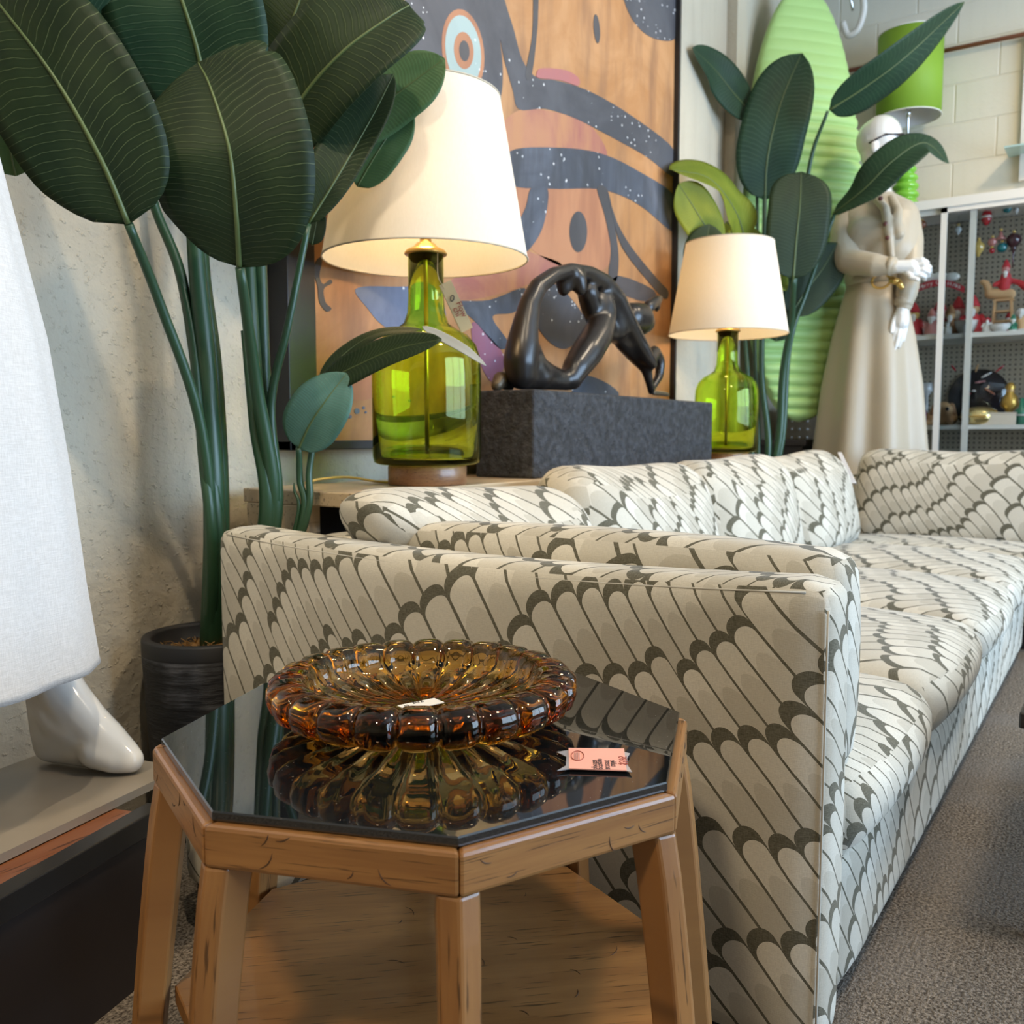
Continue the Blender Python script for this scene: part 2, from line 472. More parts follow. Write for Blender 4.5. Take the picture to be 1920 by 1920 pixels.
M['shade_trim'] = plain('shade_trim', (.5, .43, .32), .9)
def lime():
    a = Mat('lime_padded', (.40, .60, .19), .55, sheen=.2); return a.m
M['lime'] = lime()
M['lime_shade'] = Mat('lime_shade', (.30, .50, .04), .6).translucent((.40, .6, .06), .25).m
M['lime_glass'] = plain('lime_ceramic', (.20, .52, .04), .08, coat=.5)
M['frame_black'] = plain('frame_black', (.012, .011, .011), .45)
def peg():
    a = Mat('pegboard', (.42, .37, .29), .7); v = a.coord('Object', (40, 40, 40))
    s = a.node('ShaderNodeSeparateXYZ'); a.link(v, s.inputs[0])
    y = X(a.nt, s.outputs[1]).fract() - .5; z = X(a.nt, s.outputs[2]).fract() - .5
    hole = (y.sq() + z.sq()).lt(.045); a.col(a.mix(hole, (.30, .25, .185), (.07, .055, .04))); return a.m
M['peg'] = peg()
def paint(n, c1, c2, speck=0, c3=None):
    a = Mat(n, rough=.55); v = a.coord('Object')
    n1 = a.noise(a.coord('Object', (1, 1, 1), (0, radians(35), 0)), 3.0, 5, .6, 1.5); n2 = a.noise(a.coord('Object', (9, 9, 2.0), (0, radians(-30), 0)), 1, 4)
    c = a.mix(n1.map(.32, .68), c1, c2)
    if c3: c = a.mix(n2.map(.42, .68, 0, .85), c, c3)
    if speck:
        d = a.vor(v, 40); big = a.noise(v, 4.5, 2)
        c = a.mix(d.lt(.16) * big.gt(.50) * .85, c, (.75, .76, .76))
    a.col(c); a.bump(n2, .08, .004); return a.m
M['p_orange'] = paint('canvas_orange', (.36, .165, .055), (.45, .235, .10), 0, (.23, .11, .05))
M['p_grey'] = paint('paint_slate', (.042, .044, .054), (.070, .073, .086), 1)
M['p_slate2'] = paint('paint_blue_slate', (.042, .050, .068), (.095, .108, .14), 1, (.028, .031, .038))
M['p_dark'] = paint('paint_charcoal', (.045, .043, .046), (.065, .063, .068))
M['p_teal'] = paint('paint_teal', (.28, .36, .34), (.33, .42, .40), 1)
M['p_peach'] = paint('paint_peach', (.42, .19, .09), (.40, .17, .08), 0, (.30, .12, .06))
M['p_rose'] = paint('paint_rose', (.29, .10, .08), (.40, .18, .10), 0, (.42, .20, .09))
M['p_pink'] = paint('paint_dusty_pink', (.36, .12, .11), (.33, .12, .12))
M['p_blue'] = paint('paint_blue', (.085, .11, .19), (.13, .16, .25), 1)
M['p_magenta'] = paint('paint_magenta', (.27, .09, .13), (.22, .10, .16), 1)
M['pink_paper'] = plain('pink_paper', (.86, .40, .31), .7)
M['tape'] = Mat('clear_tape', (.55, .56, .60), .15, trans=.4).m
M['paper'] = plain('white_paper', (.82, .78, .70), .7)
M['kraft'] = plain('kraft_paper', (.52, .43, .25), .75)
M['ink'] = plain('ink', (.03, .025, .03), .7)
M['red_ink'] = plain('red_brown_ink', (.30, .05, .03), .7)
M['tag_white'] = plain('tag_white', (.78, .76, .76), .6)

def text(name, body, size, mat, parent, loc, xdir, ydir):
    c = bpy.data.curves.new(name, 'FONT'); c.body = body; c.size = size; c.extrude = .0001; c.resolution_u = 3
    c.materials.append(mat)
    tmp = bpy.data.objects.new(name, c); COL.objects.link(tmp)
    dg = bpy.context.evaluated_depsgraph_get(); dg.update()
    me = bpy.data.meshes.new_from_object(tmp.evaluated_get(dg)); bpy.data.objects.remove(tmp)
    o = bpy.data.objects.new(name, me); COL.objects.link(o)
    xd = Vector(xdir).normalized(); yd = Vector(ydir); yd = (yd - xd * yd.dot(xd)).normalized(); zd = xd.cross(yd)
    mt = Matrix((xd, yd, zd)).transposed().to_4x4(); mt.translation = Vector(loc) - (OFF.get(parent.name, Vector()) if parent else Vector())
    o.matrix_local = mt
    if parent: o.parent = parent; o.matrix_local = mt
    OFF[o.name] = Vector()
    return o

# ================================================================== the room
def struct(name, mb, mat, **k): return props(mb.build(name, mat, None, smooth=False, **k), kind='structure')
struct('floor', MB().box((BACK_X, WIN_Y, -.06), (FAR_X, WALL_Y, 0)), M['carpet'])
struct('ceiling', MB().box((BACK_X, WIN_Y, CEIL), (FAR_X, WALL_Y, CEIL + .1)), M['ceiling'])
struct('wall_back', MB().box((BACK_X - .1, WALL_Y, -.06), (FAR_X + .1, WALL_Y + .12, CEIL + .1)), M['plaster'])
wf = struct('wall_far', MB().box((FAR_X, WIN_Y, -.06), (FAR_X + .12, WALL_Y, CEIL + .1)), M['block'])
# painted concrete blocks of the far wall, one by one where they can be told apart
bw, bh, gp = .40, .20, .003
h = .004
def block_mesh(wd):
    b = MB(); e = .004
    y0, y1, z0, z1 = gp/2, wd - gp/2, gp/2, bh - gp/2
    b.add([(0,y0,z0),(0,y1,z0),(0,y1,z1),(0,y0,z1),(-h,y0+e,z0+e),(-h,y1-e,z0+e),(-h,y1-e,z1-e),(-h,y0+e,z1-e)],
          [(7,6,5,4),(0,4,5,1),(1,5,6,2),(2,6,7,3),(3,7,4,0)])
    return b
proto = {}
for r in range(8):
    z = 1.6 + r * bh
    y = -.35 - (bw / 2 if r % 2 else 0)
    while y < WALL_Y - .02:
        wd = min(bw, WALL_Y - y)
        k = round(wd, 3)
        if k not in proto:
            o = block_mesh(wd).build('block', M['block'], wf, smooth=False); proto[k] = o
        else:
            o = proto[k].copy(); COL.objects.link(o); o.parent = wf
        o.location = (FAR_X, y, z)
        y += wd
# window wall (behind the camera's side) and the wall behind, both with openings for daylight
ww = MB()
x0, x1, z0, z1 = .7, 5.1, .4, 2.7
for lo, hi in (((BACK_X, z0 - .46), (FAR_X, z0)), ((BACK_X, z1), (FAR_X, CEIL + .1)), ((BACK_X, z0), (x0, z1)), ((x1, z0), (FAR_X, z1))):
    ww.box((lo[0], WIN_Y - .12, lo[1]), (hi[0], WIN_Y, hi[1]))
struct('wall_front', ww, M['plaster'])
wfm = struct('window_1', MB().box((x0, WIN_Y - .10, z0), (x0 + .06, WIN_Y - .03, z1)), M['white_metal'])
for x in (2.1, 3.6, x1 - .06): MB().box((x, WIN_Y - .10, z0), (x + .06, WIN_Y - .03, z1)).build('mullion', M['white_metal'], wfm, False)
for z in (z0, z1 - .06): MB().box((x0, WIN_Y - .10, z), (x1, WIN_Y - .03, z + .06)).build('rail', M['white_metal'], wfm, False)
struct('wall_left', MB().box((BACK_X - .12, WIN_Y, -.06), (BACK_X, WALL_Y, CEIL + .1)), M['plaster'])
# pilaster where the painted wall meets the far bay
px_ = onY(1362, 100, WALL_Y).x
struct('trim_1', MB().box((px_, WALL_Y - .05, 0), (px_ + .12, WALL_Y, CEIL)), M['plaster'])
# rusty sprinkler pipe along the far wall, its coil of cream tubing
t = thing('wall_pipe', 'thin rust red pipe running along the cream block wall', 'pipe', onX(1605, 130, FAR_X - .05))
a, b = onX(1560, 139, FAR_X - .05), onX(1960, 56, FAR_X - .05)
b = a + (b - a) * ((a.y + 3.2) / (a.y - b.y))
MB().tube([a, b], .011, 10).build('pipe', plain('rust', (.26, .09, .055), .6), t)
for f in (.06, .3, .6, .9):
    p = a.lerp(b, f); MB().box((p.x, p.y - .015, p.z - .018), (FAR_X, p.y + .015, p.z + .018)).build('bracket', plain('rust', (.26, .09, .055), .6), t, False)
t = thing('tube_hook', 'cream loop of tubing hanging high beside the green oval panel', 'hook', onX(1600, 30, 5.1))
c = onX(1592, 10, 5.1)
MB().tube(spline([c + Vector((0, .10, .15)), c + Vector((0, -.03, .10)), c + Vector((0, -.075, -.02)), c + Vector((0, -.05, -.13)), c + Vector((0, .0, -.15)), c + Vector((0, .03, -.08))], 8), .017, 10).build('loop', M['white_metal'], t)
MB().tube([c + Vector((0, .02, .15)), c + Vector((.0, -.02, -.03))], .008, 8).build('rod', M['chrome'], t)

# ================================================================== sectional sofa
def rbox(lo, hi, r, puff=(0, 0, 0), n=10, fn=None):
    """rounded box with pillowed faces, verts optionally moved by fn(p, uvw)"""
    lo = Vector(lo); hi = Vector(hi); c = (lo + hi) / 2; hf = (hi - lo) / 2
    mb = MB(); ss = [-1 + 2 * i / n for i in range(n + 1)]
    ss = [math.copysign(abs(x) ** .6, x) for x in ss]
    for ax in range(3):
        for sg in (-1, 1):
            vs = []
            for i in ss:
                for j in ss:
                    q = [0, 0, 0]; q[ax] = sg; q[(ax+1) % 3] = i; q[(ax+2) % 3] = j
                    p = Vector([q[k] * hf[k] for k in range(3)])
                    inn = Vector([max(-(hf[k]-r), min(hf[k]-r, p[k])) for k in range(3)])
                    d = p - inn
                    if d.length > 1e-9: p = inn + d.normalized() * min(r, d.length)
                    u = Vector([p[k] / hf[k] for k in range(3)])
                    for k in range(3):
                        g = max(0, 1 - abs(u[(k+1) % 3]) ** 2.5) * max(0, 1 - abs(u[(k+2) % 3]) ** 2.5)
                        p[k] += puff[k] * g * u[k]
                    p = p + c
                    if fn: p = fn(p, u)
                    vs.append(p)
            N = n + 1; fs = []
            for i in range(n):
                for j in range(n):
                    f = (i*N+j, (i+1)*N+j, (i+1)*N+j+1, i*N+j+1)
                    fs.append(f if sg > 0 else f[::-1])
            mb.add(vs, fs)
    return mb
def weld(o):
    import bmesh
    bm = bmesh.new(); bm.from_mesh(o.data); bmesh.ops.remove_doubles(bm, verts=bm.verts, dist=1e-5); bm.to_mesh(o.data); bm.free()
    return o
def soft(name, lo, hi, r, parent, puff=(0, 0, 0), n=14, fn=None, sh=(0, 0), mat='fabric'):
    o = rbox(lo, hi, r, puff, n, fn).build(name, M[mat], parent)
    weld(o)
    for p in o.data.polygons: p.use_smooth = True
    if mat == 'fabric': box_uv(o.data, OFF[o.name], sh)
    return o
def welt(parent, pts, r=.0014):
    w_ = MB().tube(pts, r, 6).build('welt', M['welt'], parent); return w_
M['scratch'] = plain('dark_scratch', (.05, .022, .008), .6)
M['welt'] = plain('welt_thread', (.46, .43, .36), .9)

AX0, AX1, AY0, AY1, AZ0, AZ1 = 1.046, 1.150, .275, 1.370, .025, .598
sofa = thing('sectional_sofa', 'long sectional sofa run in cream and olive feather-pattern fabric, nearest the octagonal table', 'sofa', (2.3, .8, 0), 'sectional sofa in feather fabric')
def armfn(p, u):
    p = p.copy()
    if u.z > 0: p.z += .020 * u.z * (((p.y - .8) / .53) ** 2) - .006 * u.z
    return p
arm = soft('arm', (AX0, AY0, AZ0), (AX1, AY1, AZ1), .030, sofa, (.012, .004, .006), 18, armfn, (.02, .03))
yy = [AY0 + .03 + i * (AY1 - AY0 - .06) / 16 for i in range(17)]
welt(arm, [(AX0 + .006, y, AZ1 - .006 + .020 * ((y - .8) / .53) ** 2 - .012) for y in yy])
welt(arm, [(AX0 + .008, AY0 + .004, AZ0 + .03 + i * (AZ1 - AZ0 - .05) / 10) for i in range(11)])
# the upright bolster standing inside the arm
bol = soft('arm_bolster', (1.150, .292, .335), (1.262, 1.02, .628), .032, sofa, (.012, .01, .012), 14, None, (.31, .11))
welt(bol, [(1.155 + .006, .294 + .003, .37 + i * .022) for i in range(11)])
soft('base', (AX1, .285, .025), (3.70, 1.20, .225), .03, sofa, (0, .004, 0), 12, None, (.43, .27))
soft('back_frame', (AX1 - .02, 1.165, .085), (4.36, 1.335, .585), .04, sofa, (0, .006, .006), 14, None, (.13, .47))
MB().box((AX0 + .06, .36, 0), (3.68, 1.28, .10)).build('plinth', M['black_lacquer'], sofa, False)
SX = [1.155, 1.71, 2.34, 3.02, 3.68]
for i in range(4):
    soft('seat_cushion', (SX[i] + .002, .268, .222), (SX[i+1] - .002, 1.02, .350), .055, sofa, (.006, .022, .036), 14, None, (i * .37, i * .21))
# back cushions leaning on the back frame
BXS = [(1.165, 1.775, .672, 0), (1.79, 2.50, .695, .02), (2.50, 3.20, .70, .0), (3.20, 3.88, .70, -.02)]
for i, (bx0, bx1, bz, dy) in enumerate(BXS):
    def lean(p, u, i=i):
        p = p.copy(); k = (p.z - .34) / .35
        p.y += k * .10 + (.012 * sin(p.x * 9 + i) * u.z)
        p.z += .014 * sin(p.x * 7.0 + i * 2) * max(0, u.z)
        if i == 0: p.x -= .085 * max(0, min(1, (p.z - .575) / .09)) * (1 - u.x) / 2
        return p
    soft('back_cushion', (bx0, .905 + dy, .335), (bx1, 1.085 + dy, bz - .006), .075, sofa, (.02, .05, .02), 16, lean, (.51 * i + .1, .33 * i))
# the return of the sofa at the far end
ret = thing('sectional_sofa', 'sofa return across the far end in feather fabric, in front of the robed mannequin', 'sofa', (4.0, .3, 0), 'sectional sofa in feather fabric')
soft('base', (3.705, -.9, .085), (4.36, 1.16, .225), .03, ret, (0, 0, 0), 10, None, (.7, .1))
MB().box((3.74, -.88, 0), (4.34, 1.14, .10)).build('plinth', M['black_lacquer'], ret, False)
soft('seat_cushion', (3.70, .22, .222), (4.16, 1.0, .352), .045, ret, (.015, .01, .018), 12, None, (.2, .6))
soft('seat_cushion', (3.70, -.85, .222), (4.16, .215, .352), .045, ret, (.015, .01, .018), 12, None, (.9, .3))
def lean2(p, u):
    p = p.copy(); k = (p.z - .34) / .36; p.x += k * .10; p.z += .012 * sin(p.y * 8) * max(0, u.z); return p
soft('back_cushion', (4.03, .215, .335), (4.24, .985, .70), .06, ret, (.03, .015, .02), 14, lean2, (.25, .05))
soft('back_cushion', (4.03, -.6, .335), (4.24, .21, .70), .06, ret, (.03, .015, .02), 12, lean2, (.65, .45))
soft('back_frame', (4.27, -.9, .085), (4.42, 1.16, .60), .04, ret, (0, 0, 0), 10, None, (.3, .9))
t = thing('price_tag', 'slim white paper tag on the corner of the far back cushion', 'tag', onY(1588, 878, .88))
p0, p1 = onX(1574, 848, 3.90), onX(1601, 906, 3.86)
d_ = (p1 - p0).normalized(); s_ = Vector((0, -1, 0)) * .008
tg = MB().add([p0 + s_, p0 - s_, p1 - s_ * 1.3, p1 + s_ * 1.3, p0 + s_ + Vector((.002, 0, 0)), p0 - s_ + Vector((.002, 0, 0)), p1 - s_ * 1.3 + Vector((.002, 0, 0)), p1 + s_ * 1.3 + Vector((.002, 0, 0))], [(0,1,2,3),(7,6,5,4),(0,4,5,1),(1,5,6,2),(2,6,7,3),(3,7,4,0)])
tg.build('card', M['tag_white'], t, False)

fs_t = thing('footstool', 'small feather-fabric footstool tucked behind the octagonal table by the pot', 'footstool', (.94, 1.12, 0))
def rot_uv(o):
    l = o.data.uv_layers[0]
    for q_ in l.data: q_.uv = (q_.uv[1] + .3, q_.uv[0] * .9)
rot_uv(soft('cushion', (.84, 1.04, .075), (1.034, 1.205, .29), .03, fs_t, (.004, .004, .012), 10))
MB().box((.86, 1.06, 0), (1.015, 1.19, .08)).build('plinth', M['black_lacquer'], fs_t, False)

# ================================================================== octagonal table
TC = Vector((.7098, .5842, 0)); TK = .91; TA = 2.3295; TZ = .4815
def tz(z): return CAM_H - (CAM_H - z) * TK
def octv(r, k): a = TA + k * pi / 4; return (TC.x + r * TK * cos(a), TC.y + r * TK * sin(a))
tab = thing('octagonal_table', 'octagonal honey-brown wooden side table with black glass top and eight legs', 'table', (TC.x, TC.y, 0))
MB().prism([octv(.2935, k) for k in range(8)], tz(.4425), TZ, .0012).build('glass_top', M['black_glass'], tab, False)
GX = lambda ax: None
for k in range(8):
    o0, o1 = octv(.3035, k), octv(.3035, k + 1); i0, i1 = octv(.268, k), octv(.268, k + 1)
    ed = (Vector((*o1, 0)) - Vector((*o0, 0))).normalized()
    mb = MB().add([(*i0, tz(.404)), (*i1, tz(.404)), (*o1, tz(.404)), (*o0, tz(.404)), (*i0, tz(.4424)), (*i1, tz(.4424)), (*o1, tz(.4424)), (*o0, tz(.4424))],
                  [(0,1,2,3),(7,6,5,4),(0,4,5,1),(1,5,6,2),(2,6,7,3),(3,7,4,0)])
    ob = mb.build('apron_rail', M['table_wood'], tab, False, uv=lambda c, n, ed=ed, k=k: (c.dot(ed) + k * 1.7, c.z + (c - TC).length))
    bevel(ob, .0035, 2)
    # sabre leg under each corner, with a ridge following the corner
    mb = MB(); N = 13; vs = []; a = TA + k * pi / 4
    ra = Vector((cos(a), sin(a), 0)); ta = Vector((-sin(a), cos(a), 0))
    for q in range(N):
        z = tz(.404) * (1 - q / (N - 1)); s = 1 - z / tz(.404)
        ro = .2755 + .047 * s ** .8; hwid = .0165 - .003 * s; dp = .037 - .006 * s
        for (tt, rr) in ((-.0, 0), (-hwid, -.009), (-hwid, -dp), (hwid, -dp), (hwid, -.009)):
            vs.append(TC + ra * (ro + rr) + ta * tt + Vector((0, 0, z)))
    fs = [(q*5+j, (q+1)*5+j, (q+1)*5+(j+1) % 5, q*5+(j+1) % 5) for q in range(N-1) for j in range(5)]
    fs += [(0,1,2,3,4), tuple(range(N*5-1, N*5-6, -1))]
    mb.add(vs, fs)
    lg = mb.build('leg', M['table_wood'], tab, False, uv=lambda c, n, ta=ta, k=k: (c.z + k * .9, (c - TC).dot(ta) * 1.0 + k + (.3 if abs(n.dot(ta)) > .8 else 0)))
    bevel(lg, .0025, 2)
sh = MB().prism([octv(.288, k) for k in range(8)], tz(.148), tz(.170), .0015).build('lower_shelf', M['table_wood'], tab, False, uv=lambda c, n: (c.dot(RT) + .15 * c.dot(FW0) + 3, c.dot(FW0) - .15 * c.dot(RT)))

rs = random.Random(5)
for k in (0, 1, 2, 3):
    o0, o1 = Vector((*octv(.3037, k), 0)), Vector((*octv(.3037, k + 1), 0))
    for q in range(5):
        f = rs.uniform(.1, .9); zc = rs.uniform(tz(.409), tz(.438)); L_ = rs.uniform(.004, .009); an = rs.uniform(-1.2, 1.2)
        ed = (o1 - o0).normalized(); c_ = o0.lerp(o1, f) + Vector((0, 0, zc))
        pts = [c_ + ed * (L_ * x_ * cos(an) - L_ * .3 * (x_*x_) * sin(an)) + Vector((0, 0, min(max(L_ * x_ * sin(an) + L_ * .3 * x_*x_ * cos(an), tz(.406) - zc), tz(.4405) - zc))) for x_ in (-1, -.5, 0, .5, 1)]
        MB().tube(pts, [.0001, .0004, .0005, .0004, .0001], 5).build('scratch', M['scratch'], tab)
for q in range(14):
    r_ = rs.uniform(.02, .24); a_ = rs.uniform(0, 2 * pi); c_ = Vector((TC.x + r_ * cos(a_), TC.y + r_ * sin(a_), tz(.170))); an = rs.uniform(0, pi); L_ = rs.uniform(.004, .011)
    MB().tube([c_ + Vector((L_ * x_ * cos(an) - .3 * L_ * x_*x_ * sin(an), L_ * x_ * sin(an) + .3 * L_ * x_*x_ * cos(an), 0)) for x_ in (-1, -.5, 0, .5, 1)], [.0001, .0004, .0005, .0004, .0001], 5).build('scratch', M['scratch'], tab)

# ================================================================== amber dish
DC = onZ(795, 1330, TZ + .0125); DC.z = TZ + .0005
dish = thing('glass_dish', 'large fluted amber glass dish on the black glass table top', 'dish', DC)
NL = 24
prof = [(.0, .005), (.066, .005), (.074, .000), (.084, .003), (.122, .014), (.152, .020), (.165, .026), (.169, .036), (.168, .047), (.160, .0545), (.147, .057), (.134, .056), (.1275, .051), (.124, .040), (.120, .031), (.108, .024), (.084, .0195), (.045, .017), (.0, .0165)]
prof = [(r * .935, z * .935) for r, z in prof]
amts = (0, 0, 0, .1, .7, 1, 1, 1, 1, .9, .7, .5, .6, .7, .6, .3, .05, 0, 0)
zam = (0, 0, 0, -.5, -1.2, -1.0, 0, 1, 1, 1, 1, 1, .6, 0, .3, .6, .5, .2, 0)
nd = NL * 12; vs = []
for i, (r, z) in enumerate(prof):
    for k in range(nd):
        a = 2 * pi * k / nd; ph = (a * NL / (2 * pi)) % 1.0
        g = 1 - abs(2 * ph - 1) ** 4.0                    # rounded lobe, sharp groove
        rr_ = r * (1 + .058 * (g - .8) * amts[i])
        zz = max(z + .0048 * (g - .6) * zam[i], .0015)
        vs.append((DC.x + rr_ * cos(a), DC.y + rr_ * sin(a), DC.z + zz))
fs = [(i*nd+k, i*nd+(k+1) % nd, (i+1)*nd+(k+1) % nd, (i+1)*nd+k) for i in range(len(prof)-1) for k in range(nd)]
MB().add(vs, fs).build('bowl', M['amber'], dish)
t = thing('price_sticker', 'small white handwritten price sticker lying in the amber glass dish', 'sticker', onZ(792, 1322, TZ + .019))
zs = TZ + .0185
q = [onZ(*p, zs) for p in ((745, 1324), (814, 1310), (833, 1318), (764, 1333))]
MB().add(q + [p + Vector((0, 0, .0008)) for p in q], [(3,2,1,0),(4,5,6,7),(0,1,5,4),(1,2,6,5),(2,3,7,6),(3,0,4,7)]).build('paper', M['paper'], t, False)
xd = q[0] - q[1]; yd = q[3] - q[0]
cen = (q[0] + q[1] + q[2] + q[3]) / 4 + Vector((0, 0, .0011))
text('handwriting', '302', .0092, M['ink'], t, cen + xd * .16 - yd * .2, -xd, -yd)
text('handwriting', '63', .006, M['ink'], t, cen + xd * .42 - yd * .05, -xd, -yd)

# pink tag taped to the table top
t = thing('price_tag', 'pink handwritten price tag taped on the black table glass', 'tag', onZ(1116, 1426, TZ))
def slab(qs, h0, h1): return MB().add([p + Vector((0, 0, h0)) for p in qs] + [p + Vector((0, 0, h1)) for p in qs], [tuple(range(len(qs)-1, -1, -1)), tuple(range(len(qs), 2*len(qs)))] + [(i, (i+1) % len(qs), len(qs) + (i+1) % len(qs), len(qs) + i) for i in range(len(qs))])
q = [onZ(*p, TZ + .002) for p in ((1066, 1405), (1170, 1406), (1175, 1447), (1067, 1443))]
slab(q, .0004, .0014).build('card', M['pink_paper'], t, False)
for qq in (((1044, 1411), (1066, 1408), (1068, 1443), (1045, 1446), (1061, 1437), (1062, 1420)), ((1170, 1411), (1181, 1414), (1176, 1422), (1177, 1436), (1185, 1449), (1175, 1447))):
    slab([onZ(*p, TZ + .002) for p in qq], .0002, .0008).build('tape', M['tape'], t, False)
up = (q[1] - q[0]).normalized(); dn = (q[3] - q[0]).normalized()
for i, (s_, px, py, sz, mt) in enumerate((('Special', 1113, 1442, .0085, 'ink'), ('octagon', 1123, 1442, .008, 'ink'), ('accent', 1136, 1442, .0085, 'ink'), ('table', 1146, 1437, .008, 'ink'), ('$595', 1162, 1434, .011, 'red_ink'))):
    text('handwriting', s_, sz, M[mt], t, onZ(px, py, TZ + .0036), -dn, up)
cc = [onZ(1083 + 12 * cos(a * pi / 10) , 1417 + 9 * sin(a * pi / 10), TZ + .0037) for a in range(20)]
MB().tube(cc + [cc[0]], .0004, 5).build('circle_mark', M['red_ink'], t)
for k in range(4):
    MB().tube([onZ(1077 + k * 3, 1411, TZ + .0037), onZ(1077 + k * 3, 1424, TZ + .0037)], .0003, 4).build('pen_stroke', plain('grey_ink', (.35, .2, .2), .8), t)

# ================================================================== console, lamps, plinth, sculpture
CZ = .665
CX0 = 1.29
con = thing('console_table', 'long pale wooden console table behind the sofa under the painting', 'table', (2.7, 1.42, 0))
bevel(MB().box((CX0, 1.256, CZ - .03), (3.95, 1.585, CZ)).build('top', M['console_wood'], con, False), .003)
for x in (CX0, 2.6, 3.91): bevel(MB().box((x, 1.385, 0), (x + .035, 1.575, CZ - .03)).build('leg_panel', M['console_wood'], con, False), .003)
MB().box((1.40, 1.54, .30), (3.91, 1.575, CZ - .03)).build('back_panel', M['dark_side'], con, False)

def bottle_lamp(bx, by, label, tagged):
    B = Vector((bx, by, CZ)); n0 = len(bpy.data.objects)
    before = set(bpy.data.objects)
    t = thing('table_lamp', label, 'lamp', B, 'green glass bottle lamps')
    MB().lathe([(.0, 0), (.092, 0), (.095, .004), (.095, .044), (.092, .048), (0, .048)], B, 40).build('foot', M['lamp_wood'], t)
    out = [(.0, .050), (.115, .049), (.127, .054), (.1305, .068), (.131, .26), (.129, .305), (.119, .335), (.098, .358), (.072, .372), (.054, .385), (.045, .41), (.0425, .45), (.042, .545)]
    inn = [(r - .0045, z) for r, z in reversed(out[1:])]; inn[-1] = (.112, .060); inn[-2] = (.120, .064)
    MB().lathe(out + inn + [(0, .060)], B, 48).build('glass_bottle', M['green_glass'], t)
    MB().tube([B + Vector((0, 0, .061)), B + Vector((0, 0, .545))], .0055, 10).build('inner_rod', M['brass'], t)
    MB().lathe([(.0, .5455), (.050, .5455), (.051, .549), (.046, .556), (.030, .563), (.022, .572), (.014, .575), (.012, .60), (0, .60)], B, 32).build('cap', M['brass'], t)
    MB().lathe([(.0, .60), (.017, .60), (.018, .645), (0, .65)], B, 16).build('socket', M['brass'], t)
    bulb = MB().sphere(B + Vector((0, 0, .70)), .03, 16, 10, (1, 1, 1.25)).build('bulb', M['bulb'], t)
    zb, zt, rb, rt = .535, .905, .243, .178
    sh = MB(); n = 64; vs = []
    for r, z in ((rb, zb), (lerp(rb, rt, .5), (zb + zt) / 2), (rt, zt), (rt - .0015, zt), (lerp(rb, rt, .5) - .0015, (zb + zt) / 2), (rb - .0015, zb)):
        for k in range(n): vs.append((B.x + r * cos(2*pi*k/n), B.y + r * sin(2*pi*k/n), B.z + z))
    sh.add(vs[:3*n], [(i*n+k, i*n+(k+1) % n, (i+1)*n+(k+1) % n, (i+1)*n+k) for i in range(2) for k in range(n)])
    s_ = sh.build('shade', M['shade'], t)
    for r, z in ((rb, zb), (rt, zt)):
        MB().tube([(B.x + r*cos(2*pi*k/48), B.y + r*sin(2*pi*k/48), B.z + z) for k in range(49)], .0022, 6, False).build('trim_ring', M['shade_trim'], s_)
    for k in range(3):
        a = k * 2 * pi / 3 + .4
        MB().tube([B + Vector((0, 0, zt - .012)), B + Vector((rt * cos(a), rt * sin(a), zt - .012))], .0018, 6).build('spider_arm', M['brass'], s_)
    for sg in (-1, 1):
        MB().tube(spline([B + Vector((sg*.015, 0, .605)), B + Vector((sg*.055, 0, .66)), B + Vector((sg*.05, 0, .80)), B + Vector((0, 0, zt - .012))], 6), .0016, 6).build('harp', M['brass'], t)
    MB().lathe([(0, zt - .014), (.007, zt - .01), (.011, zt + .012), (.008, zt + .03), (.010, zt + .045), (0, zt + .055)], B, 16).build('finial', M['green_glass'], t)
    for o_ in set(bpy.data.objects) - before:      # the whole lamp a touch under the drawn size
        if o_.type == 'MESH': o_.data.transform(Matrix.Scale(.955, 4))
    l = lamp('lamp_bulb_light', 'POINT', B + Vector((0, 0, .67)), LAMP_W, (1.0, .66, .32), shadow_soft_size=.032)
    if tagged:
        # hang tag on a string from the neck
        u_ = (RT * .42 - UP0 * .9).normalized(); v_ = (RT * .9 + UP0 * .42).normalized()
        o_ = onY(*tagged, by - .055)
        q = [o_, o_ + v_ * .028, o_ + v_ * .028 + u_ * .115, o_ + u_ * .115]
        nn = Vector((0, -.0015, 0)) - FW0 * .001
        MB().add(q + [p - nn for p in q], [(0,1,2,3),(7,6,5,4),(0,4,5,1),(1,5,6,2),(2,6,7,3),(3,7,4,0)]).build('hang_tag', M['kraft'], t, False)
        text('tag_print', '0', .022, M['ink'], t, o_ + u_ * .040 + v_ * .003 + nn * 1.3, v_ * .8 + u_ * .6, v_ * .6 - u_ * .8)
        text('tag_print', 'Flow', .018, M['red_ink'], t, o_ + u_ * .050 + v_ * .0155 + nn * 1.3, u_, v_)
        text('tag_print', 'chi', .018, M['red_ink'], t, o_ + u_ * .058 + v_ * .0035 + nn * 1.3, u_, v_)
        MB().tube(spline([B + Vector((-.01, -.043, .52)), o_ - u_ * .02 + v_ * .006, o_ + u_ * .012 + v_ * .007], 5), .0008, 5).build('string', M['kraft'], t)
    return t
LAMP_W = 21.0
be = Mat('bulb_glow', (1, .9, .75), .4); be.b.inputs['Emission Color'].default_value = (1, .72, .4, 1); be.b.inputs['Emission Strength'].default_value = 20; M['bulb'] = be.m
bottle_lamp(1.624, 1.345, 'green glass bottle lamp with cream shade, kraft tag on its neck', (824, 535))
bottle_lamp(3.49, 1.345, 'green glass bottle lamp with cream shade beyond the bronze sculpture', None)
t = thing('lamp_cord', 'thin yellow lamp cord lying along the console table', 'cord', (1.5, 1.5, CZ))
